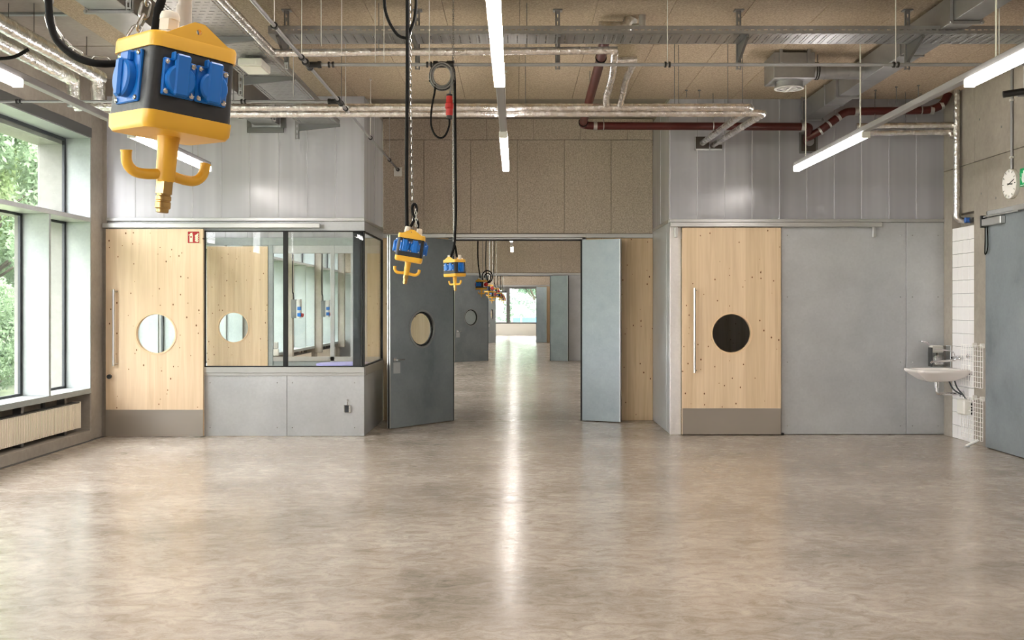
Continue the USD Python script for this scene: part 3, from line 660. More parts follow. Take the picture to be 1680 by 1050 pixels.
def tray_bracket(parent, x, lowz):
    p = sbox(x-.022, lowz, x+.022, CZ)
    hs = [slot(x, z, .012, .035) for z in np.arange(lowz+.03, CZ-.02, .07)]
    obj('hanger_post', MB().prism(p.difference(unary_union(hs)), 10.005, 10.009).box(x-.022, x-.018, 10.005, 10.04, lowz, CZ).box(x+.018, x+.022, 10.005, 10.04, lowz, CZ).box(x-.045, x+.045, 9.98, 10.06, CZ-.012, CZ), 'galvanised_tray', parent, smooth=False)
    obj('cantilever', MB().prism(Polygon([(10.004, 4.285), (9.62, 4.285), (9.62, 4.262), (10.004, 4.12)]), x-.012, x+.012, 'yz'), 'zinc_dark', parent, smooth=False)
for x in (-2.22, -.955, .40, 2.15, 3.78, 5.45): tray_bracket(tr, x, 4.05)

t2 = thing('cable_tray', 'wide perforated cable tray running lengthwise above the left side of the hall', 'cable tray')
A0, A1, TY0, TY1 = -2.89, -2.37, 4.0, 13.9
holes = []
y = TY0+.06; k = 0
while y < TY1-.04:
    for i in range(5): holes.append(slot(A0+.11+.075*i+(.0375 if k % 2 else 0), y, .045, .010))
    y += .085; k += 1
y = TY0+.04
while y < TY1-.04:
    for cx in (A0+.025, A0+.055, A1-.055, A1-.025): holes.append(slot(cx, y, .016, .034))
    y += .055
obj('base', MB().prism(sbox(A0, TY0, A1, TY1).difference(unary_union(holes)), 4.20, 4.204, 'xy'), 'galvanised_tray', t2, smooth=False)
holes = []; y = TY0+.05
while y < TY1-.05: holes.append(slot(y, 4.235, .036, .010)); y += .06
sd = sbox(TY0, 4.2, TY1, 4.265).difference(unary_union(holes))
for xx in (A0-.004, A1): obj('side', MB().prism(sd, xx, xx+.004, 'yz'), 'galvanised_tray', t2, smooth=False)
for yy in (6.2, 7.8, 9.35, 10.97, 12.5, 13.8):
    lowz = 4.0
    hs = [slot(A0-.03, z, .014, .035) for z in np.arange(lowz+.03, CZ-.02, .07)]
    obj('hanger_post', MB().prism(sbox(A0-.055, lowz, A0-.006, CZ).difference(unary_union(hs)), yy, yy+.004).box(A0-.055, A0-.051, yy, yy+.04, lowz, CZ).box(A0-.010, A0-.006, yy, yy+.04, lowz, CZ), 'galvanised_tray', t2, smooth=False)
    obj('cantilever', MB().prism(Polygon([(A0-.006, 4.199), (A1+.02, 4.199), (A1+.02, 4.165), (A0-.006, 4.11)]), yy, yy+.035), 'zinc_dark', t2, smooth=False)
jb = thing('junction_box', 'white rectangular junction box under the lengthwise cable tray', 'junction box')
obj('body', MB().box(-2.70, -2.47, 10.05, 10.42, 4.10, 4.175, .008), 'white_plastic', jb, smooth=False)
obj('lid', MB().box(-2.69, -2.48, 10.06, 10.41, 4.093, 4.10, .003), 'white_plastic', jb, smooth=False)
obj('fixing', MB().box(-2.60, -2.57, 10.2, 10.26, 4.175, 4.2), 'zinc_dark', jb, smooth=False)

# ------------------------------------------------------------------ sheet metal ducts
def duct(label, x0, x1, y0, y1, z0, z1, hangers, joints):
    d = thing('air_duct', label, 'air duct')
    obj('casing', MB().box(x0, x1, y0, y1, z0, z1, .003), 'galvanised_tray', d, smooth=False)
    for yy in joints: obj('flange', MB().box(x0-.012, x1+.012, yy-.012, yy+.012, z0-.012, min(z1+.012, CZ-.001), .003), 'galvanised_tray', d, smooth=False)
    for yy in hangers:
        obj('hanger', MB().box(x0-.04, x1+.04, yy, yy+.035, z0-.03, z0-.002, .003).box(x0-.034, x0-.006, yy+.005, yy+.03, z0-.02, CZ).box(x1+.006, x1+.034, yy+.005, yy+.03, z0-.02, CZ).lathe([(.016, 0), (.012, .015)], (x0-.025, yy-.001, z0-.016), (0,-1,0), 8).lathe([(.016, 0), (.012, .015)], (x1+.025, yy-.001, z0-.016), (0,-1,0), 8), 'galvanised_tray', d, smooth=False)
    return d
d = duct('rectangular galvanised air duct above the left side, ending at the office box', -3.56, -3.22, 3.5, YL+.02, 4.23, 4.50, (8.62, 11.2, 13.4), (6.5, 9.9, 12.0))
obj('wall_collar', MB().box(-3.66, -3.16, YL-.03, YL-.002, 4.13, 4.20, .003).box(-3.66, -3.60, YL-.03, YL-.002, 4.2, 4.55).box(-3.2, -3.13, YL-.03, YL-.002, 4.2, 4.55), 'zinc_dark', d, smooth=False)
d = duct('rectangular galvanised air duct above the right side, running into the right box', 3.93, 4.16, 3.5, YR+.02, 4.33, 4.58, (9.3, 12.62, 14.15), (6.4, 10.6, 13.2))
vb = thing('ventilation_box', 'square galvanised ventilation box with a round diffuser under the ceiling', 'ventilation box')
obj('casing', MB().box(2.87, 3.33, 11.55, 12.0, 4.31, 4.60, .006), 'galvanised_tray', vb, smooth=False)
obj('collar', MB().lathe([(.155, 0), (.155, -.05), (.165, -.055), (.165, -.062)], (3.10, 11.78, 4.31), n=36), 'galvanised_tray', vb)
ro = Point(3.10, 11.78).buffer(.165, 32); sp = unary_union([sbox(3.10-.012, 11.6, 3.10+.012, 11.97), sbox(2.92, 11.768, 3.28, 11.792)])
ri = ro.difference(Point(3.10, 11.78).buffer(.14, 32)).union(sp.intersection(ro)).union(Point(3.10, 11.78).buffer(.095, 24).difference(Point(3.10, 11.78).buffer(.075, 24)))
obj('diffuser', MB().prism(ri, 4.235, 4.245, 'xy'), 'grille_grey', vb)
obj('diffuser_back', MB().cyl((3.10, 11.78, 4.247), (3.10, 11.78, 4.252), .15, 32), 'zinc_dark', vb)
for xx, yy in ((2.95, 11.53), (3.26, 11.53), (2.95, 12.0), (3.26, 12.0)): obj('fixing_strap', MB().box(xx-.018, xx+.018, yy, yy+.02, 4.48, CZ, .002), 'galvanised_tray', vb, smooth=False)
rd = thing('round_duct', 'short round spiral duct joining the ventilation box to the right duct', 'air duct')
obj('casing', MB().tube([(3.328, 11.78, 4.44), (3.935, 11.78, 4.44)], .092, 28), 'galvanised_tray', rd)
for xx in (3.345, 3.50, 3.63, 3.77, 3.90): obj('spiral_seam', MB().tube([(xx-.004, 11.78, 4.44), (xx+.004, 11.78, 4.44)], .095, 28), 'galvanised_tray', rd)
for xx in (3.40, 3.425): obj('rubber_band', MB().tube([(xx-.005, 11.78, 4.44), (xx+.005, 11.78, 4.44)], .098, 28), 'rubber', rd)
obj('hanger', MB().cyl((3.425, 11.78, 4.53), (3.425, 11.78, CZ), .005, 6), 'zinc_dark', rd)

# ------------------------------------------------------------------ foil wrapped pipes
rng = np.random.default_rng(7)
def foil_tube(pts, r, seed=0, step=.035, n=18):
    p = np.asarray(pts, float); d = np.r_[0, np.cumsum(np.linalg.norm(np.diff(p, axis=0), axis=1))]
    k = max(8, int(d[-1]/step)); s = np.linspace(0, d[-1], k)
    q = np.stack([np.interp(s, d, p[:, i]) for i in range(3)], 1)
    mb = MB().tube(q, r, n)
    v = mb.v[0]; m = k*n
    c = np.repeat(q, n, 0); dr = v[:m]-c
    nz = meshkit.fbm(v[:m]*np.array([14, 14, 14])+seed*3.1, 3, seed) - .5
    tape = np.repeat(np.where((s % 1.05) < .045, .05, 0.0), n)
    v[:m] = c + dr*(1 + .05*nz + tape)[:, None]
    return mb
def foil_pipe(label, runs, r, rods=()):
    t = thing('foil_pipe', label, 'pipe')
    for i, (pts, rad) in enumerate(runs): obj('pipe_run', foil_tube(roundpath(pts, rad, 5), r, i+len(label)), 'foil', t, smooth=50)
    for (x, y, z) in rods: obj('hanger_rod', MB().cyl((x, y, z), (x, y, CZ), .004, 6).tube([(x-.0, y-.012, z-r), (x, y+.012, z-r)], .006, 6), 'zinc_dark', t)
    return t
foil_pipe('upper foil-wrapped pipe crossing under the slotted cable tray', [([(-2.30, 3.0, 4.16), (-2.30, 9.8, 4.16), (.955, 9.8, 4.185)], .08), ([(.93, 9.8, 4.17), (.95, 10.2, 4.06), (.96, 11.1, 3.98), (.98, 11.25, 3.95)], .1)], .036,
          [(-2.3, 8.0, 4.17), (-1.3, 9.8, 4.19), (.1, 9.8, 4.19)])
foil_pipe('short foil-wrapped pipe stub with a side branch next to the red pipe', [([(.99, 10.15, 4.17), (1.18, 10.15, 4.18)], .05), ([(1.15, 10.17, 4.15), (1.12, 10.6, 4.08), (1.13, 11.1, 3.99), (1.13, 11.25, 3.95)], .1)], .034)
foil_pipe('lower front foil-wrapped pipe crossing the hall and turning into the right box', [([(-4.80, 11.27, 3.93), (2.56, 11.27, 3.93), (2.56, YR+.05, 4.02)], .07)], .04,
          [(-4.2, 11.27, 3.96), (-1.9, 11.27, 3.96), (.10, 11.27, 3.96), (1.72, 11.27, 3.96), (2.3, 11.27, 3.96)])
foil_pipe('lower rear foil-wrapped pipe running just below and beside the front one', [([(-4.58, 11.36, 3.87), (2.72, 11.36, 3.885), (2.72, YR+.05, 4.0)], .07)], .038,
          [(-3.1, 11.36, 3.9), (-.7, 11.36, 3.9), (1.78, 11.36, 3.9), (2.48, 11.36, 3.9)])
foil_pipe('thick foil-wrapped pipe along the window side, nearer the windows', [([(-4.80, 2.0, 4.22), (-4.80, 11.25, 4.22)], .05), ([(-4.80, 11.22, 4.22), (-4.80, 11.24, 3.93)], .02)], .07, [(-4.8, 9.8, 4.3), (-4.8, 11.0, 4.3), (-4.8, 8.2, 4.3)])
foil_pipe('thick foil-wrapped pipe along the window side, nearer the room', [([(-4.56, 2.0, 4.27), (-4.56, 11.37, 4.27)], .05), ([(-4.58, 11.34, 4.27), (-4.58, 11.36, 3.87)], .02)], .075, [(-4.56, 9.8, 4.35), (-4.56, 11.0, 4.35), (-4.56, 8.2, 4.35)])
foil_pipe('foil-wrapped riser on the right concrete wall with upper branch', [([(5.83, 13.72, CZ), (5.83, 13.72, 2.92), (5.93, 13.70, 2.90)], .05), ([(5.82, 13.78, 4.18), (4.55, 13.86, 4.18)], .04)], .04)
foil_pipe('foil-wrapped branch pipe under the other one at the upper right wall', [([(5.79, 13.74, 4.02), (5.79, 13.80, 4.09), (4.55, 13.90, 4.09)], .04)], .038, [(5.2, 13.85, 4.12), (4.8, 13.87, 4.12)])
cw = thing('clean_out', 'foil-wrapped drain fittings at the ceiling above the cable tray', 'pipe fitting')
obj('wrap', foil_tube(roundpath([(.82, 10.28, 4.52), (1.10, 10.28, 4.52), (1.14, 10.28, 4.62)], .05), .07, 4), 'foil', cw, smooth=50)
obj('cap', MB().cyl((1.24, 10.2, 4.5), (1.24, 10.2, CZ), .035, 14).cyl((1.12, 10.25, 4.53), (1.24, 10.2, 4.53), .025, 10), 'steel_bright', cw)
pc = thing('pipe_passage', 'shade-coloured pipe opening with metal rim in the right polycarbonate wall, for two foil pipes', 'opening')
obj('rim', MB().box(2.46, 2.84, YR-.012, YR-.004, 3.92, 3.945).box(2.46, 2.475, YR-.012, YR-.004, 3.92, 4.11).box(2.66, 2.675, YR-.012, YR-.004, 3.92, 3.96), 'galvanised', pc, smooth=False)
obj('hole', MB().box(2.475, 2.66, YR-.010, YR-.003, 3.945, 4.11).box(2.675, 2.84, YR-.010, YR-.003, 3.945, 4.0), 'painted_opening_shade', pc, smooth=False)  # solid dark blocks; the shade inside the opening is put into their colour

# ------------------------------------------------------------------ red drain pipe
rp = thing('drain_pipe', 'dark red drain pipe bending down from the ceiling and crossing to the right box', 'drain pipe')
PY, PZ = 13.9, 4.19
R_ = .052
obj('pipe_run', MB().tube(roundpath([(.90, 10.5, 4.62), (.90, 10.5, 4.46), (.90, 11.0, 4.405), (.89, 13.86, 4.21)], .12, 6), R_, 20), 'red_pipe', rp)
obj('pipe_run', MB().tube(roundpath([(.89, 13.7, 4.22), (.89, 13.9, 4.20), (1.05, PY, PZ), (3.88, PY, PZ-.01)], .09, 6), R_, 20), 'red_pipe', rp)
obj('pipe_run', MB().tube(roundpath([(3.80, PY, PZ-.01), (3.93, PY, PZ-.01), (4.02, YR+.05, 4.02)], .05, 5), R_, 20), 'red_pipe', rp)
obj('pipe_run', MB().tube(roundpath([(3.98, 14.1, 4.07), (4.10, 13.95, 4.14), (4.42, PY, 4.385), (4.62, PY, 4.385), (5.55, PY, 4.40), (5.72, 13.9, 4.47), (5.80, 13.9, CZ)], .08, 6), R_, 20), 'red_pipe', rp)
def collar(p, d, r=.058, l=.03, mat_='steel_bright'):
    p = np.array(p); d = np.array(d, float); d /= np.linalg.norm(d)
    obj('clamp' if mat_ != 'rubber' else 'sleeve_ring', MB().tube([p-d*l/2, p+d*l/2], r, 20), mat_, rp)
collar((.90, 10.72, 4.44), (0, 1, -.1), .058, .06); collar((.90, 11.0, 4.405), (0, 1, -.07), .061, .02, 'rubber'); collar((.893, 13.0, 4.268), (0, 1, -.07), .062, .02, 'rubber'); collar((.89, 13.76, 4.215), (0, 1, -.07), .062, .02, 'rubber')
collar((1.06, PY, PZ), (1, 0, 0), .057, .05); collar((1.17, PY, PZ), (1, 0, 0), .058, .012); collar((2.64, PY, PZ), (1, 0, 0), .060, .014); collar((3.85, PY, PZ-.01), (1, 0, 0), .058, .06)
collar((4.20, 13.93, 4.215), (.32, -.02, .245), .058, .03); collar((4.32, 13.91, 4.31), (.32, -.02, .245), .058, .04); collar((4.56, PY, 4.385), (1, 0, 0), .058, .05); collar((4.10, 13.96, 4.13), (.3, -.1, .2), .058, .03)
collar((5.43, PY, 4.398), (1, 0, 0), .060, .014); collar((5.57, PY, 4.40), (1, 0, 0), .058, .05); collar((5.70, PY, 4.46), (.17, 0, .07), .058, .04); collar((4.02, 14.2, 4.035), (.1, .4, -.1), .062, .05)
m = MB()
for x, z in ((1.17, PZ+.05), (2.64, PZ+.05), (5.43, 4.45)): m.cyl((x, PY, z), (x, PY, CZ if z < 4.3 else CZ), .005, 6)
m.cyl((.895, 12.6, 4.35), (.895, 12.6, CZ), .005, 6)
obj('hanger_rod', m, 'zinc_dark', rp)
po = thing('pipe_passage', 'shade-coloured square opening with metal plate where the red drain pipe enters the right box', 'opening')
obj('plate', MB().box(3.90, 4.16, YR-.012, YR-.004, 3.88, 4.17, .002), 'zinc_dark', po, smooth=False)
obj('hole', MB().box(3.93, 4.13, YR-.016, YR-.012, 3.91, 4.14), 'painted_opening_shade', po, smooth=False)  # dark block on the plate, its colour standing for shade in the opening
for (x, y, l) in ((4.95, 13.5, .25), (5.2, 13.4, .18), (4.75, 13.7, .12), (2.25, 13.7, .10), (2.42, 13.7, .10)):
    h = thing('ceiling_rod', 'short threaded rod hanging free from the ceiling near the right box', 'rod', 'free threaded rods near the right box')
    obj('rod', MB().cyl((x, y, CZ-l), (x, y, CZ), .005, 6).cyl((x, y, CZ-.012), (x, y, CZ), .018, 8), 'zinc_dark', h)

# ------------------------------------------------------------------ compressed air pipes
def tee(m, p, d, e):
    p = np.array(p, float); d = np.array(d, float); e = np.array(e, float)
    m.cyl(p-d*.10, p+d*.10, .026, 14).cyl(p, p+e*.11, .026, 14)
    for k in (-.10, .10): m.cyl(p+d*(k-.014), p+d*(k+.014), .031, 14)
    m.cyl(p+e*.09, p+e*.118, .031, 14)
AZ = 3.89
ap = thing('air_pipe', 'grey compressed-air pipe running lengthwise to the back wall', 'pipe')
obj('pipe', MB().cyl((-1.835, 1.0, AZ), (-1.835, YB-.03, AZ), .0155, 14), 'pipe_grey', ap)
for yy, e in ((9.12, (1,0,0)), (10.75, (-1,0,0))):
    m = MB(); tee(m, (-1.835, yy, AZ), (0,1,0), e); obj('fitting', m, 'black_plastic', ap)
for yy in (7.86, 8.86, 11.15, 13.05, 15.0): obj('pipe_clip', MB().cyl((-1.835, yy-.014, AZ), (-1.835, yy+.014, AZ), .027, 14).cyl((-1.835, yy+.02, AZ), (-1.835, yy+.03, AZ), .024, 14), 'black_plastic', ap)
m = MB()
for yy in (7.86, 8.86, 11.15, 13.05): m.cyl((-1.835, yy, AZ+.02), (-1.835, yy, CZ), .0045, 6).cyl((-1.835, yy, CZ-.015), (-1.835, yy, CZ), .016, 8)
m.cyl((-1.835, 15.0, AZ+.02), (-1.835, 15.0, 4.68), .0045, 6)
obj('hanger_wire', m, 'grille_grey', ap)
obj('wall_plate', MB().box(-1.90, -1.77, YB-.012, YB-.001, AZ-.10, AZ+.04, .003), 'white_plastic', ap, smooth=False)
obj('end_cap', MB().cyl((-1.835, YB-.06, AZ), (-1.835, YB-.012, AZ), .028, 14), 'black_plastic', ap)
a2 = thing('air_pipe', 'grey compressed-air pipe crossing the hall, with a cable coil hung on it', 'pipe')
obj('pipe', MB().cyl((-1.73, 9.12, AZ), (5.88, 9.12, AZ), .0155, 14), 'pipe_grey', a2)
m = MB(); wr_ = MB()
for x in (-1.63, -.765, 1.33, 3.34, 4.25):
    for k in (-.018, .018): m.cyl((x+k-.008, 9.12, AZ), (x+k+.008, 9.12, AZ), .026, 14)
    if x > -1.6: wr_.cyl((x, 9.12, AZ+.02), (x, 9.12, CZ), .0045, 6)
for x in (-1.79, -.60): pass
obj('pipe_clip', m, 'black_plastic', a2); obj('hanger_wire', wr_, 'grille_grey', a2)
obj('fitting', MB().cyl((-.73, 9.12, AZ), (-.69, 9.12, AZ), .033, 14).cyl((-.69, 9.12, AZ), (-.60, 9.12, AZ), .027, 14).cyl((-.61, 9.12, AZ), (-.55, 9.12, AZ), .034, 14), 'black_plastic', a2)
a3 = thing('air_pipe', 'grey compressed-air pipe crossing towards the left windows', 'pipe')
obj('pipe', MB().cyl((-5.62, 10.75, AZ), (-1.94, 10.75, AZ), .0155, 14), 'pipe_grey', a3)
m = MB(); wr_ = MB()
for x in (-5.16, -2.83):
    for k in (-.018, .018): m.cyl((x+k-.008, 10.75, AZ), (x+k+.008, 10.75, AZ), .026, 14)
wr_.cyl((-2.83, 10.75, AZ+.02), (-2.83, 10.75, 4.2), .0045, 6).cyl((-2.28, 10.6, AZ+.02), (-2.28, 10.6, 4.63), .0045, 6)
obj('pipe_clip', m, 'black_plastic', a3); obj('hanger_wire', wr_, 'grille_grey', a3)
a4 = thing('air_pipe', 'short grey pipe end with black elbow high on the right wall', 'pipe')
obj('pipe', MB().cyl((4.90, 10.3, 3.885), (5.88, 9.9, 3.90), .0155, 14).cyl((4.98, 10.3, 3.86), (5.88, 10.6, 3.86), .012, 10), 'pipe_grey', a4)
m = MB(); m.tube(roundpath([(4.84, 10.3, 3.87), (4.96, 10.27, 3.885), (5.02, 10.25, 3.89)], .04), .034, 14).cyl((5.10, 10.22, 3.888), (5.13, 10.21, 3.888), .03, 14); obj('fitting', m, 'black_plastic', a4)
obj('hanger_wire', MB().cyl((5.02, 10.25, 3.9), (5.02, 10.25, CZ), .0045, 6), 'grille_grey', a4)
m = MB(); MBw = MB()
hw = thing('hanger_wire_set', 'thin vertical suspension wires between ceiling and cross pipes in mid hall', 'wire')
for x, y in ((-1.62, 8.6), (-1.50, 8.9), (-1.28, 9.4), (-1.20, 9.4)): obj('wire', MB().cyl((x, y, 3.92 if x < -1.4 else 3.95), (x, y, CZ), .004, 6), 'grille_grey', hw)

# black cables ending beside the window-side foil pipes
bc = thing('power_cable', 'thin black cables ending beside the foil pipes at the upper left edge', 'cable')
obj('cable', MB().tube(spline([(-5.6, 9.4, 4.02), (-4.95, 9.42, 4.02), (-4.62, 9.45, 4.03), (-4.47, 9.5, 4.12)]), .016, 10).tube(spline([(-5.6, 9.3, 4.09), (-4.95, 9.32, 4.09), (-4.85, 9.4, 4.11)]), .012, 8), 'rubber', bc)

# ------------------------------------------------------------------ power cubes
def rsq(h, r, n=8):
    a = np.linspace(0, PI/2, n); out = []
    for q, (sx, sy) in enumerate(((1,1), (-1,1), (-1,-1), (1,-1))):
        out += [(sx*(h-r)+r*math.cos(t+q*PI/2), sy*(h-r)+r*math.sin(t+q*PI/2)) for t in a]
    return np.array(out)
def loft(levels):
    """levels: (half, corner radius, z)"""
    rings = [np.c_[rsq(h, r), np.full(32, z)] for h, r, z in levels]; v = np.vstack(rings); m = len(rings); n = 32
    f = np.array([[i*n+j, i*n+(j+1)%n, (i+1)*n+(j+1)%n, (i+1)*n+j] for i in range(m-1) for j in range(n)])
    f = np.vstack([f[:,[0,1,2]], f[:,[0,2,3]]])
    v = np.vstack([v, [0,0,levels[0][2]], [0,0,levels[-1][2]]]); L = (m-1)*n
    f = np.vstack([f, [[m*n, (j+1)%n, j] for j in range(n)], [[m*n+1, L+j, L+(j+1)%n] for j in range(n)]])
    return v, f
def face_m(k, h=.0735):
    """local x right, y up, z out -> cube face k: 0 = front (-y), 1 = left (-x), 2 = back, 3 = right (+x)"""
    F = np.eye(4); F[:3,0] = (1,0,0); F[:3,1] = (0,0,1); F[:3,2] = (0,-1,0); F[:3,3] = (0,-h,0)
    return rotz(-k*PI/2) @ F
def disc(m, p, r, z0, z1, n=28, b=.003): m.lathe([(r, z0), (r, z1-b), (r-b, z1)], (p[0], p[1], 0), (0,0,1), n)
def add_socket(parent, F, cx, single, col):
    w, h = (.039, .041) if single else (.0275, .029)
    s = obj('socket', MB().box(cx-w, cx+w, -h, h, -.003, .004, .002).xf(F), col, parent, smooth=False)
    m = MB(); r = .030 if single else .0245
    if single:
        disc(m, (cx, -.003), r, .003, .017); m.box(cx-.009, cx+.009, -.034, .027, .012, .023, .004); m.box(cx-.016, cx+.016, .022, .040, .002, .013, .003)
    else:
        disc(m, (cx, -.003), r, .003, .014); m.box(cx-.0125, cx+.0125, -.0285, .037, .006, .0165, .003)
        m.box(cx-.0165, cx-.0125, .026, .039, .002, .015, .002)
    obj('flap', m.xf(F), col, s)
    q = .006
    for sx in (-1, 1):
        for sy in (-1, 1): obj('screw', MB().lathe([(.0044, .003), (.0044, .006), (.002, .0075)], (cx+sx*(w-q), sy*(h-q), 0), (0,0,1), 10).xf(F), 'chrome', s)
def make_cube(label, M, cee=False, group=None):
    c = thing('power_cube', label, 'power cube', group, M=M)
    obj('body', loft([(.0735, .016, -.058), (.0715, .016, .047)]), 'cube_black', c, smooth=30)
    obj('base_shell', loft([(.058, .012, -.082), (.070, .016, -.081), (.0745, .017, -.074), (.0755, .017, -.054), (.074, .016, -.054)]), 'cube_yellow', c, smooth=40)
    lid = MB().add(*loft([(.073, .016, .045), (.0745, .017, .045), (.0745, .017, .064), (.0725, .016, .069), (.066, .012, .071)]))
    for sy in (-1, 1):
        tri = Polygon([(-.058, .062), (.058, .062), (.008, .092), (-.008, .092)]).buffer(.003).difference(Point(0, .081).buffer(.0045))
        lid.prism(tri, sy*.0735, sy*.066)
    obj('lid_shell', lid, 'cube_yellow', c, smooth=30)
    for k in range(4):
        F = face_m(k)
        if k % 2 == 0: add_socket(c, F, -.028, False, 'cube_blue'); add_socket(c, F, .028, False, 'cube_blue')
        elif cee:
            s = obj('socket', MB().box(-.036, .036, -.042, .042, -.003, .006, .002).xf(F), 'white_plastic', c, smooth=False)
            m = MB(); m.lathe([(.030, .004), (.030, .03), (.034, .03), (.034, .042), (.026, .046)], (0, -.004, 0), (0,.25,1), 22); obj('flap', m.xf(F), 'cube_red', s, label='red round socket cap')
        else: add_socket(c, F, .002, True, 'cube_blue')
    for x, y in ((-.030, -.030), (.034, .034)):
        hx = np.array([(math.cos(a), math.sin(a)) for a in np.arange(6)*PI/3])
        g = MB().prism(Polygon(hx*.0165 + np.array([x, y])), .080, .098, 'xy'); g.lathe([(.0165, .069), (.0165, .078), (.0135, .080)], (x, y, 0)); g.lathe([(.0155, .098), (.0155, .104), (.0135, .110), (.009, .112)], (x, y, 0))
        obj('cable_gland', g, 'gland_white', c, smooth=30)
    stem = MB().lathe([(.0185, -.078), (.0165, -.10), (.0155, -.152), (.012, -.158)], n=20)
    for s in (-1, 1): stem.tube(spline([(s*.008, 0, -.144), (s*.035, 0, -.148), (s*.054, 0, -.146), (s*.066, 0, -.134), (s*.069, 0, -.115)], 6), [.0085]*24+[.0095], 12)
    obj('hook', stem, 'cube_yellow', c, smooth=40)
    hx = np.array([(math.cos(a), math.sin(a)) for a in np.arange(6)*PI/3])
    b = MB().prism(Polygon(hx*.0145), -.176, -.156, 'xy').lathe([(.011, -.174), (.011, -.179), (.0125, -.180), (.0125, -.186), (.0115, -.187), (.0115, -.189), (.0125, -.190), (.0125, -.199), (.010, -.201), (.010, -.206), (.008, -.207)])
    obj('brass_coupling', b, 'brass', c, smooth=30)
    return c
def place(x, y, z, yaw, roll): return trans(x, y, z) @ roty(roll) @ rotz(yaw)
make_cube('large nearest power cube at the upper left, with brass coupling in front of the window', place(-.563, 1.70, 2.112, math.radians(45), math.radians(5)))
make_cube('second nearest power cube, tilted, before the wide steel door leaf', place(-.587, 5.75, 2.085, math.radians(4), math.radians(9)))
make_cube('third power cube, hanging at the left edge of the open doorway', place(-.545, 9.15, 2.105, math.radians(-38), math.radians(-2)))
fc = None
far = [(-.57, 17.0, 2.13, -40, 'fourth power cube, with a red socket, nearest of those inside the doorway'), (-.57, 21.4, 2.15, -42, 'fifth power cube with red socket, just behind the fourth'), (-.56, 24.0, 2.06, -38, 'sixth power cube, hanging lowest of those inside the doorway'),
       (-.57, 29.0, 2.22, -40, 'seventh power cube, leftmost and largest of the tiny ones before the end window'), (-.57, 35.0, 2.18, -40, 'eighth power cube, second from left of the tiny ones before the end window'),
       (-.57, 41.5, 2.20, -42, 'ninth power cube, third from left of the tiny ones before the end window'), (-.57, 46.5, 2.14, -44, 'tenth power cube, rightmost and tiniest before the end window')]
for x, y, z, a, lab in far:
    lab = lab or 'tiny distant yellow and blue power cube hanging before the end window'; M = place(x, y, z, math.radians(a), 0)
    g = 'distant power cubes before the end window' if 'tin' in lab else None
    if fc is None: fc = make_cube(lab, M, cee=True)
    else: dup(fc, 'power_cube', M, lab, group=g)

# chains
def chain_mesh(pts, link, wire, n=6, seg=10):
    p = np.asarray(pts, float); d = np.r_[0, np.cumsum(np.linalg.norm(np.diff(p, axis=0), axis=1))]
    pitch = link*.78; k = int(d[-1]/pitch); mb = MB()
    for i in range(k):
        s = (i+.5)*pitch; c = np.array([np.interp(s, d, p[:, j]) for j in range(3)])
        e = np.array([np.interp(min(s+pitch*.5, d[-1]), d, p[:, j]) for j in range(3)]) - np.array([np.interp(max(s-pitch*.5, 0), d, p[:, j]) for j in range(3)]); e /= np.linalg.norm(e)+1e-9
        u = np.cross(e, [.3, 1, .2]); u /= np.linalg.norm(u); w = np.cross(e, u)
        a = math.radians(20 + 90*(i % 2)); side = u*math.cos(a)+w*math.sin(a)
        t = np.arange(seg)*2*PI/seg; ex = np.sign(np.cos(t))*(link/2-link*.24)
        q = c + (ex + np.cos(t)*link*.24)[:,None]*e + (np.sin(t)*link*.26)[:,None]*side
        mb.tube(q, wire, n, closed=True)
    return mb
def chain(label, pts, link=.026, wire=.0023, group=None, seg=10, n=6):
    obj('hanging_chain', chain_mesh(pts, link, wire, n, seg), 'chain_steel', None, 40, label, 'chain', group)
def cable(label, pts, r, m='rubber', cat='cable', sp=True, group=None):
    return obj('hanging_cable', MB().tube(spline(pts, 8) if sp else pts, r, 12), m, None, 40, label, cat, group)
chain('steel chain carrying the nearest power cube', [(-.62, 1.67, 2.185), (-.609, 1.69, 2.22), (-.594, 1.70, 2.30), (-.590, 1.70, CZ)], .030, .0024, seg=14, n=8)
chain('slack steel safety chain sagging along the thick black cable loop', spline([(-.80, 1.80, 2.42), (-.812, 1.80, 2.27), (-.79, 1.80, 2.215), (-.752, 1.80, 2.185), (-.72, 1.80, 2.178), (-.69, 1.80, 2.176), (-.655, 1.77, 2.18)]), .030, .0022, seg=14, n=8)
cable('thick black cable loop swinging left of the nearest power cube', [(-.70, 1.80, 3.4), (-.76, 1.78, 2.9), (-.790, 1.75, 2.45), (-.790, 1.75, 2.27), (-.782, 1.75, 2.215), (-.765, 1.75, 2.19), (-.74, 1.75, 2.172), (-.71, 1.75, 2.163), (-.68, 1.76, 2.165), (-.63, 1.775, 2.175), (-.60, 1.75, 2.20)], .0062)
cable('thick black cable dropping straight into the white gland of the nearest power cube', [(-.592, 1.70, 2.205), (-.588, 1.70, 2.235), (-.578, 1.70, 2.30), (-.572, 1.70, 2.6), (-.575, 1.70, CZ)], .0072)
hs = thing('air_hose', 'flat-looking grey air hose behind the nearest power cube, with steel ferrule', 'hose')
obj('hose', MB().tube(spline([(-.568, 1.76, 2.22), (-.566, 1.76, 2.26), (-.562, 1.76, 2.35), (-.55, 1.76, CZ)]), .0115, 14), 'hose_grey', hs)
obj('ferrule', MB().cyl((-.558, 1.745, 2.19), (-.558, 1.745, 2.215), .012, 16), 'chrome', hs)
chain('steel chain carrying the second power cube before the steel door', [(-.575, 5.75, 2.165), (-.578, 5.75, 2.4), (-.588, 5.75, 3.0), (-.592, 5.75, CZ)], .026, .0026, seg=8, n=5)
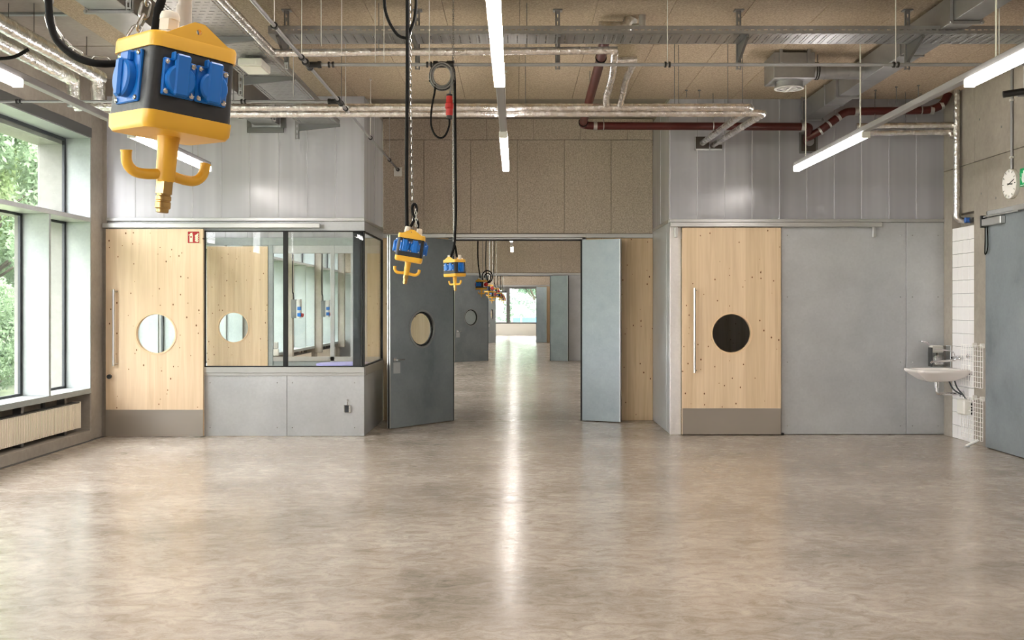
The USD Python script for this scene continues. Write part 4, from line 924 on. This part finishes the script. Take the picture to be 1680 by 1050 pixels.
cable('straight black cable down to the second power cube', [(-.605, 5.74, 2.17), (-.608, 5.74, 2.5), (-.603, 5.74, 3.1), (-.605, 5.74, 3.8), (-.61, 5.74, CZ)], .010)
cable('black cable loop hanging at the top of the picture, over the cable tray', spline([(-.60, 5.74, 3.24), (-.66, 5.74, 3.265), (-.715, 5.74, 3.36), (-.73, 5.74, 3.48), (-.70, 5.74, 3.68), (-.64, 5.74, 3.74), (-.585, 5.74, 3.66), (-.557, 5.74, 3.5), (-.562, 5.74, 3.36), (-.60, 5.75, 3.26)]), .0085, sp=False)
cable('short black cable loop with carabiner right above the second power cube', [(-.545, 5.74, 2.19), (-.545, 5.74, 2.225), (-.572, 5.74, 2.27), (-.575, 5.74, 2.31), (-.562, 5.74, 2.325), (-.552, 5.74, 2.30), (-.56, 5.74, 2.25), (-.585, 5.74, 2.20)], .0075)
chain('short chain end beside the short cable loop above the second power cube', [(-.552, 5.72, 2.195), (-.552, 5.72, 2.24), (-.556, 5.72, 2.30)], .022, .002, seg=8, n=5)
chain('steel chain carrying the third power cube by the doorway', [(-.548, 9.15, 2.21), (-.552, 9.15, 2.6), (-.556, 9.15, 3.0), (-.553, 9.15, 3.6), (-.556, 9.13, CZ)], .026, .0025, seg=8, n=4)
cable('black cable hanging from the coil down to the third power cube', [(-.60, 9.14, 2.10), (-.585, 9.14, 2.18), (-.55, 9.14, 2.29), (-.541, 9.14, 2.40), (-.532, 9.14, 2.6), (-.536, 9.14, 3.0), (-.540, 9.14, 3.5), (-.545, 9.13, 3.80), (-.56, 9.13, 3.87)], .011)
cable('black cable from the third power cube gland up to the knot', [(-.525, 9.16, 2.20), (-.535, 9.15, 2.27), (-.552, 9.14, 2.33)], .009)
co = thing('cable_coil', 'grey cable coil hung on the cross pipe', 'cable coil')
for k in range(7):
    t = np.linspace(0, 2*PI, 33)[:-1]; r = .082 + .0045*k
    obj('turn', MB().tube(np.c_[-.652+r*np.cos(t+.3*k), np.full(32, 9.085+.011*(k % 4)), 3.785+1.14*r*np.sin(t+.3*k)], .0085, 8, closed=True), 'coil_grey' if k != 5 else 'rubber', co)
obj('tail', MB().tube(spline([(-.57, 9.08, 3.86), (-.56, 9.07, 3.75), (-.575, 9.06, 3.65), (-.582, 9.06, 3.60)]), .0085, 8), 'coil_grey', co)
m = MB()
for a in (-2.8, -.35): m.lathe([(.024, -.006), (.024, .006)], (-.652+.098*math.cos(a), 9.11, 3.785+.110*math.sin(a)), (math.sin(a), 0, -math.cos(a)), 12)
obj('cable_tie', m, 'rubber', co)
rc = thing('connector', 'red plug connector hanging below the grey cable coil', 'connector')
obj('housing', MB().lathe([(.026, 3.43), (.031, 3.44), (.031, 3.49), (.037, 3.495), (.037, 3.535), (.031, 3.54), (.027, 3.60)], (-.585, 9.06, 0), n=16), 'cube_red', rc)
obj('end_sleeve', MB().lathe([(.022, 3.40), (.026, 3.40), (.026, 3.43)], (-.585, 9.06, 0), n=16).lathe([(.027, 3.59), (.027, 3.615), (.018, 3.62)], (-.585, 9.06, 0), n=16), 'black_plastic', rc)
cable('thin black cable loop hanging below the red connector', [(-.585, 9.06, 3.405), (-.587, 9.06, 3.34), (-.62, 9.06, 3.26), (-.665, 9.06, 3.235), (-.715, 9.06, 3.27), (-.745, 9.06, 3.36), (-.74, 9.07, 3.50), (-.715, 9.08, 3.64), (-.71, 9.09, 3.72)], .0085)
for i, (x, y, z, a, lab) in enumerate(far):
    g = 'chains and cables of the cubes beyond the doorway'; ORD = ('fourth', 'fifth', 'sixth', 'seventh', 'eighth', 'ninth', 'tenth')
    cable(f'thin dark cable of the {ORD[i]} power cube, beyond the doorway', [(x-.02, y, z+.11), (x-.06, y, z+.45), (x-.05, y, z+1.2), (x-.03, y, 4.74)], .010, group=g)
    obj('hanging_chain', MB().tube([(x+.02, y, z+.09), (x+.015, y, 4.74)], .006, 6), 'chain_steel', None, 40, f'thin steel chain of the {ORD[i]} power cube, beyond the doorway', 'chain', g)
t = np.linspace(0, 2*PI, 33)[:-1]
obj('hanging_cable', MB().tube(np.c_[-.475+.085*np.cos(t), np.full(32, 17.0), 2.26+.10*np.sin(t)], .009, 8, closed=True).tube(np.c_[-.47+.05*np.cos(t), np.full(32, 17.05), 2.25+.07*np.sin(t)], .009, 8, closed=True), 'rubber', None, 40, 'dark coiled cable loop beside the fourth power cube in the doorway', 'cable')

# ------------------------------------------------------------------ things on walls
sg = thing('safety_sign', 'red square fire-extinguisher sign at the top right of the left spruce door', 'sign')
SX, SZ, SY = -4.365, 2.705, YL-.079
obj('plate', MB().box(SX-.085, SX+.085, SY-.002, SY+.003, SZ-.085, SZ+.085), 'sign_glow', sg, smooth=False)
obj('red_field', MB().box(SX-.079, SX+.079, SY-.003, SY-.002, SZ-.079, SZ+.079), 'sign_red', sg, smooth=False)
ex = unary_union([sbox(-.055, -.066, -.012, .018), Point(-.0335, .018).buffer(.0215), sbox(-.041, .03, -.026, .048), Polygon([(-.041, .048), (-.026, .052), (-.008, .030), (-.016, .024)]), Polygon([(-.045, .055), (-.02, .062), (-.012, .05), (-.04, .046)]), Polygon([(-.041, .05), (-.066, .036), (-.07, .024), (-.062, .024), (-.058, .034), (-.04, .042)])])
ex = ex.difference(sbox(-.046, -.005, -.022, .012))
fl_ = unary_union([Polygon([(.018, y), (.03, y-.012), (.066, y+.028), (.062, y+.032), (.034, y+.010)]).buffer(.002) for y in (-.044, -.020, .004, .022)] + [Polygon([(.022, -.056), (.05, -.066), (.066, -.056), (.062, -.03), (.05, -.048), (.036, -.048)])])
import shapely.affinity as saf
for nm, g in (('extinguisher_symbol', ex), ('flame_symbol', fl_)):
    obj(nm, MB().prism(saf.translate(g, SX, SZ), SY-.004, SY-.003), 'sign_glow', sg, smooth=False)
pl = thing('padlock', 'small steel padlock-like latch on the grey panel below the office window', 'padlock')
obj('body', MB().box(-2.345, -2.245, YL-.035, YL-.002, .325, .43, .005), 'chrome', pl, smooth=False)
obj('dark_face', MB().box(-2.330, -2.275, YL-.042, YL-.035, .33, .425, .002), 'frame_dark', pl, smooth=False)
obj('shackle', MB().tube(roundpath([(-2.295, YL-.02, .43), (-2.295, YL-.02, .49), (-2.285, YL-.004, .495)], .02), .009, 10).cyl((-2.29, YL, .495), (-2.29, YL-.03, .495), .014, 12), 'chrome', pl)

# steel side door on the right wall
dr = thing('door_7', 'large grey galvanised steel door in the right wall, cut by the picture edge', kind='structure')
obj('leaf', MB().box(XR-.035, XR+.03, 11.42, 12.955, .012, 2.90, .004), 'galvanised_door', dr, smooth=False)
obj('frame', MB().box(XR-.01, XR+.02, 12.957, 12.985, 0, 2.96, .003).box(XR-.01, XR+.02, 11.38, 12.985, 2.905, 2.96, .003), 'galvanised', dr, smooth=False)
dc = thing('door_closer', 'grey door closer box with arm and cable at the top of the right steel door', 'door closer')
obj('body', MB().box(XR-.10, XR-.036, 12.42, 12.92, 2.765, 2.855, .006), 'aluminium', dc, smooth=False)
obj('end_plate', MB().box(XR-.105, XR-.033, 12.92, 12.955, 2.75, 2.90, .004), 'black_plastic', dc, smooth=False)
obj('arm', MB().box(XR-.09, XR-.06, 12.0, 12.9, 2.87, 2.885).box(XR-.085, XR-.036, 11.6, 12.15, 2.885, 2.95, .003), 'aluminium', dc, smooth=False)
obj('cable', MB().tube(spline([(XR-.05, 12.93, 2.76), (XR-.052, 12.925, 2.60), (XR-.06, 12.91, 2.42), (XR-.05, 12.86, 2.50), (XR-.05, 12.87, 2.76)]), .007, 8), 'rubber', dc)

ck = thing('wall_clock', 'round white wall clock with black hands on the right concrete wall', 'clock')
KY, KZ, KR = 12.3, 3.22, .172
obj('case', MB().lathe([(KR, .0), (KR+.004, .02), (KR+.004, .05), (KR-.004, .056), (KR-.008, .05)], (XR, KY, KZ), (-1,0,0), 40), 'white_plastic', ck)
obj('dial', MB().lathe([(KR-.006, .045), (KR-.006, .0515)], (XR, KY, KZ), (-1,0,0), 40), 'clock_face', ck)
m = MB()
def dialpt(ang, r): return (KY - r*math.sin(ang), KZ + r*math.cos(ang))   # clockwise as seen from the room (looking along +x, +y is on the left)
for k in range(12):
    a = k*PI/6; p0, p1 = dialpt(a, KR*.80), dialpt(a, KR*.95); m.cyl((XR-.0525, *p0), (XR-.0525, *p1), .0042, 4)
obj('hour_marks', m, 'ink', ck)
for nm, a, r, w in (('hour_hand', math.radians(96), .085, .0065), ('minute_hand', math.radians(72), .135, .005)):
    p0, p1 = dialpt(a+PI, .03), dialpt(a, r); obj(nm, MB().cyl((XR-.055, *p0), (XR-.055, *p1), w, 4), 'ink', ck)
cd = thing('conduit', 'thin grey conduit running down the right wall to the clock', 'conduit')
obj('tube', MB().cyl((XR-.018, KY, KZ+KR), (XR-.018, KY, CZ), .0165, 12), 'pipe_grey', cd)
obj('clip', MB().box(XR-.04, XR, KY-.025, KY+.025, KZ+.30, KZ+.33, .003).box(XR-.04, XR, KY-.025, KY+.025, 4.2, 4.23, .003), 'grille_grey', cd, smooth=False)
es = thing('exit_sign', 'green emergency exit sign on the right wall, cut by the picture edge', 'sign')
EY0, EY1, EZ0, EZ1 = 11.62, 12.08, 3.16, 3.37
obj('plate', MB().box(XR-.03, XR, EY0, EY1, EZ0, EZ1, .004), 'sign_green', es, smooth=False)
ar = unary_union([Polygon([(12.06, 3.27), (12.05, 3.27), (12.02, 3.22), (12.03, 3.31), (12.015, 3.31), (12.0, 3.20), (12.0, 3.185)]), sbox(11.97, 3.20, 12.0, 3.34), sbox(11.66, 3.168, 12.06, 3.176)])
man = unary_union([Point(11.80, 3.335).buffer(.018), Polygon([(11.83, 3.31), (11.78, 3.32), (11.765, 3.25), (11.80, 3.24)]), Polygon([(11.80, 3.26), (11.775, 3.25), (11.73, 3.20), (11.745, 3.19)]), Polygon([(11.80, 3.25), (11.78, 3.24), (11.83, 3.185), (11.845, 3.195)]), Polygon([(11.83, 3.31), (11.87, 3.28), (11.865, 3.27), (11.82, 3.295)]), Polygon([(11.78, 3.32), (11.72, 3.28), (11.725, 3.27), (11.78, 3.30)]), sbox(11.64, 3.185, 11.71, 3.345)])
obj('running_figure', MB().prism(unary_union([ar, man]), XR-.032, XR-.030, 'yz'), 'sign_white', es, smooth=False)

# ------------------------------------------------------------------ wash place
sk = thing('wash_basin', 'white ceramic wash basin on the tiled strip of the right wall', 'wash basin')
BY = 13.68
def basin_ring(hx, hy, xc, z, r=.05):
    p = rsq(1, .25); return np.c_[xc+p[:,0]*hx, BY+p[:,1]*hy, np.full(32, z)]
rings = [basin_ring(.10, .09, 5.52, .775), basin_ring(.20, .18, 5.55, .80), basin_ring(.29, .235, 5.575, .85), basin_ring(.335, .29, 5.555, .90), basin_ring(.345, .30, 5.55, .918), basin_ring(.345, .30, 5.55, .938), basin_ring(.335, .29, 5.55, .944),
         basin_ring(.275, .235, 5.52, .944), basin_ring(.26, .22, 5.52, .936), basin_ring(.20, .17, 5.52, .85), basin_ring(.10, .09, 5.52, .82)]
n = 32; v = np.vstack(rings); f = np.array([[i*n+j, i*n+(j+1)%n, (i+1)*n+(j+1)%n, (i+1)*n+j] for i in range(len(rings)-1) for j in range(n)])
f = np.vstack([f[:,[0,1,2]], f[:,[0,2,3]]]); v = np.vstack([v, rings[0].mean(0), rings[-1].mean(0)]); L = (len(rings)-1)*n
f = np.vstack([f, [[len(rings)*n, (j+1)%n, j] for j in range(n)], [[len(rings)*n+1, L+j, L+(j+1)%n] for j in range(n)]])
obj('bowl', (v, f), 'ceramic', sk, smooth=40)
obj('siphon', MB().cyl((5.55, BY, .78), (5.55, BY, .70), .032, 14).tube(roundpath([(5.55, BY, .70), (5.55, BY, .615), (5.9, BY, .615)], .05), .02, 12).cyl((5.86, BY, .615), (5.9, BY, .615), .04, 14), 'chrome', sk)
obj('supply_hose', MB().tube(spline([(5.75, 13.6, .80), (5.78, 13.58, .70), (5.84, 13.52, .60), (5.87, 13.46, .52)]), .010, 8).tube(spline([(5.72, 13.72, .80), (5.76, 13.66, .68), (5.86, 13.60, .60)]), .010, 8), 'frame_dark', sk)
tp = thing('wall_tap', 'chrome wall tap with long spout above the wash basin', 'tap')
obj('body', MB().cyl((5.9, 13.70, 1.09), (5.80, 13.70, 1.09), .028, 16).box(5.78, 5.82, 13.52, 13.80, 1.07, 1.11, .012), 'chrome', tp)
obj('spout', MB().tube(roundpath([(5.80, 13.70, 1.08), (5.80, 13.70, 1.055), (5.50, 13.70, 1.04), (5.48, 13.70, 1.02)], .03), .013, 12), 'chrome', tp)
obj('lever', MB().tube(spline([(5.80, 13.70, 1.11), (5.77, 13.70, 1.17), (5.62, 13.68, 1.195), (5.52, 13.67, 1.20)]), .008, 10), 'chrome', tp)
obj('handle_knob', MB().lathe([(.022, 0), (.03, .02), (.03, .04), (.018, .055)], (5.9, 13.45, 1.12), (-1,0,0), 16), 'chrome', tp)
ds = thing('soap_dispenser', 'boxy soap dispenser with clear cover and steel elbow lever beside the basin', 'dispenser')
obj('back_plate', MB().box(5.885, 5.898, 14.05, 14.20, .94, 1.24, .003), 'galvanised', ds, smooth=False)
obj('bottle', MB().box(5.68, 5.80, 14.06, 14.18, .97, 1.10, .01).lathe([(.02, 1.10), (.02, 1.16), (.012, 1.165)], (5.74, 14.12, 0), n=12), 'chrome', ds, smooth=False)
obj('pump_head', MB().box(5.645, 5.80, 14.06, 14.18, 1.14, 1.235, .012), 'white_plastic', ds, smooth=False)
obj('front_edge', MB().box(5.635, 5.65, 14.06, 14.18, .95, 1.21, .003), 'black_plastic', ds, smooth=False)
obj('cover', MB().box(5.65, 5.885, 14.052, 14.056, .95, 1.23).box(5.65, 5.885, 14.184, 14.188, .95, 1.23), 'plexiglass', ds, smooth=False)
obj('elbow_lever', MB().tube(roundpath([(5.70, 14.10, 1.235), (5.62, 14.08, 1.25), (5.56, 14.06, 1.29), (5.50, 14.05, 1.295)], .03), .008, 8).tube(roundpath([(5.70, 14.14, 1.235), (5.62, 14.16, 1.25), (5.56, 14.17, 1.29), (5.50, 14.17, 1.295), (5.50, 14.05, 1.295)], .03), .008, 8), 'chrome', ds)
ub = thing('water_heater', 'small white box with dark side slots under the basin, behind the lower wire grid', 'water heater')
obj('body', MB().box(5.775, 5.898, 13.38, 13.60, .36, .56, .02), 'white_plastic', ub, smooth=30)
m = MB()
for z in (.37, .41, .45, .49): m.box(5.86, 5.885, 13.374, 13.381, z, z+.028)
obj('vent_slots', m, 'frame_dark', ub, smooth=False)
def grid(label, z0, z1, cellz):
    g = thing('wire_grid', label, 'wire grid'); x = XR-.05; y0, y1 = 12.995, 13.62
    ny = 9; nz = round((z1-z0)/cellz)
    for i in range(ny+1): obj('upright_wire', MB().cyl((x, y0+(y1-y0)*i/ny, z0), (x, y0+(y1-y0)*i/ny, z1), .0034, 6), 'wire_white', g)
    for i in range(nz+1): obj('cross_wire', MB().cyl((x-.006, y0, z0+(z1-z0)*i/nz), (x-.006, y1, z0+(z1-z0)*i/nz), .0034, 6), 'wire_white', g)
    for yy in (13.05, 13.27): obj('hook', MB().box(x-.012, XR, yy-.014, yy+.014, z1-.03, z1+.03, .006), 'white_plastic', g, smooth=False)
grid('white wire grid panel on the right wall, the upper one beside the basin', .74, 1.27, .068)
grid('white wire grid panel on the right wall, the lower one near the floor', .07, .60, .06)
st = thing('door_stop', 'small white angled door stop on the floor below the wire grids', 'door stop')
obj('bar', MB().tube([(5.62, 12.95, .02), (5.80, 13.02, .085)], .018, 12), 'wire_white', st)
obj('base', MB().box(5.60, 5.66, 12.92, 12.98, 0, .022, .005), 'chrome', st, smooth=False)

# power panels on the piers of the second hall, seen through the office glass
def power_panel(label, y):
    p = thing('socket_distributor', label, 'socket box'); x = XL+.2
    obj('back_box', MB().box(x, x+.125, y-.20, y+.02, 1.50, 1.95, .006), 'zinc_dark', p, smooth=False)
    obj('face', MB().box(x+.125, x+.215, y-.21, y+.03, 1.50, 1.93, .006).box(x+.13, x+.225, y-.2, y-.05, 1.80, 1.96, .01), 'grille_grey', p, smooth=False)
    for z in (1.69, 1.54): obj('socket', MB().box(x+.15, x+.235, y-.225, y-.14, z, z+.085, .006), 'cube_blue', p, smooth=False)
    obj('red_socket', MB().lathe([(.04, 0), (.048, .06)], (x+.215, y-.13, 1.58), (1,-.4,-.2), 12), 'cube_red', p)
    obj('cable', MB().tube(spline([(x+.04, y-.1, 1.95), (x+.03, y-.1, 2.1), (x-.0, y-.06, 2.3), (x+.01, y-.06, 4.0)]), .014, 8), 'rubber', p)
power_panel('grey socket box with blue sockets, left one behind the office glass', 25.2)
power_panel('grey socket box with blue sockets, right one behind the office glass', 29.0)

# ------------------------------------------------------------------ outside: lawn, trees, far strip
obj('ground_outside', MB().box(-90, -6.3, -40, 170, -.6, -.35).box(-6.3, 90, BE+.4, 170, -.6, -.35), 'grass', smooth=False, kind='structure')
def make_tree(label, seed, h, cw, nleaf, lm, leafs=.16):
    r = np.random.default_rng(seed); t = thing('leafy_tree', label, 'tree')
    tk = MB().tube(spline([(0,0,0), (.1,.05,h*.2), (-.05,.1,h*.42), (.1,0,h*.62)], 5), np.linspace(.22, .09, 16), 10)
    cl = []
    for k in range(26):
        a = r.uniform(0, 2*PI); zz = h*r.uniform(.25, .95); rr = cw*math.sqrt(max(.05, 1-((zz/h-.55)/.5)**2))*r.uniform(.35, 1)
        e = np.array([rr*math.cos(a), rr*math.sin(a), zz]); cl.append((e, r.uniform(.5, 1.0)*cw*.42))
        s = np.array([0, 0, max(.15*h, zz*.62-.3)]); tk.tube([s, (s+e)/2+[0,0,.15], e], [.06, .035, .012], 6)
    obj('trunk', tk, 'bark', t)
    c = np.array([x for x, _ in cl]); rad = np.array([x for _, x in cl]); i = r.integers(0, len(cl), nleaf)
    d = r.normal(size=(nleaf, 3)); d /= np.linalg.norm(d, axis=1, keepdims=True)
    p = c[i] + d*(rad[i]*r.uniform(.25, 1, nleaf)**.5)[:, None]
    u = r.normal(size=(nleaf, 3)); u /= np.linalg.norm(u, axis=1, keepdims=True); w = np.cross(u, r.normal(size=(nleaf, 3))); w /= np.linalg.norm(w, axis=1, keepdims=True)
    sz = leafs*r.uniform(.6, 1.2, nleaf)[:, None]
    q = np.stack([p-u*sz, p-w*sz*.42, p+u*sz, p+w*sz*.42], 1).reshape(-1, 3); b = np.arange(nleaf)[:, None]*4
    f = np.vstack([b+[0,1,2], b+[0,2,3]])
    obj('foliage', (q, f), lm, t, smooth=False, kind='stuff')
    return t
def setm(o, M): UsdGeom.Xformable(o).AddTransformOp().Set(Gf.Matrix4d(*np.asarray(M, float).T.ravel().tolist()))
ta = make_tree('tall leafy green tree outside the front left window', 3, 10.5, 3.6, 80000, 'leaf_green', .095); setm(ta, trans(-16.5, 31, -.4))
tb2 = make_tree('rounded leafy tree outside the front left window, left of the tall one', 5, 7.5, 3.2, 70000, 'leaf_bluish', .09); setm(tb2, trans(-14.0, 26, -.4))
sh = make_tree('dense leafy shrub outside the front left window, below the trees', 11, 4.4, 2.6, 60000, 'leaf_bluish', .075); setm(sh, trans(-13.0, 29, -.9))
rt = random.Random(4); k = 0
for x, y, s in ((-22, 40, 1.2), (-23, 29, 1.1), (-21, 19, 1.0), (-20, 10, .9), (-21, 2, 1.0), (-20, -6, .95), (-17, 47, .8), (-20, 56, 1.1), (-19, 66, .9), (-30, 51, 1.5)):
    M = trans(x, y, -.4) @ rotz(rt.uniform(0, 6)) @ np.diag([s, s, s*rt.uniform(.9, 1.15), 1])
    dup(ta if k % 2 else tb2, 'leafy_tree', M, 'leafy green tree of the row outside the left windows', group='trees outside the left windows'); k += 1
for x, y, s in ((-14.0, 34.5, 1.1), (-12.2, 23.5, .7), (-20, 46, 1.4), (-15.5, 40, 1.0), (-11.5, 34, .6)):
    M = trans(x, y, -.9) @ rotz(rt.uniform(0, 6)) @ np.diag([s, s, s, 1])
    dup(sh, 'leafy_tree', M, 'dense leafy shrub between the trees outside the left windows', group='shrubs outside the left windows')
pt = None
for x, y, s in ((-5.4, 93, 1.05), (1.9, 93, 1.08), (9.3, 94, 1.1), (-13, 94, 1.1), (17, 95, 1.1), (-1.5, 104, 1.5), (9, 105, 1.5), (-12, 105, 1.5), (-2.4, 86, .45), (4.3, 86, .45), (1.0, 86.5, .40), (-6.2, 86, .5), (7.6, 86, .42)):
    M = trans(x, y, -.9) @ rotz(rt.uniform(0, 6)) @ np.diag([s, s, s*.95, 1]); lab = 'haze-coloured tree seen through the far end window' if s > .6 else 'haze-coloured bush seen low through the far end window'
    if pt is None: pt = make_tree(lab, 21, 7.5, 3.3, 40000, 'leaf_haze', .12); setm(pt, M); meta(pt, group='trees outside the far end window')
    else: dup(pt, 'leafy_tree', M, lab, group='trees outside the far end window' if s > .6 else 'bushes outside the far end window')
bs = thing('blue_barrier', 'low blue band outside the far end window, below the trees', 'barrier')
obj('panel', MB().box(-.25, 7, 80, 80.3, .3, 1.0, .02), 'blue_sheet', bs, smooth=False)
obj('post', MB().box(2.8, 2.95, 79.9, 80.35, -.4, 1.05, .01).box(6.0, 6.15, 79.9, 80.35, -.4, 1.05, .01).box(.3, .45, 79.9, 80.35, -.4, 1.05, .01), 'white_plastic', bs, smooth=False)
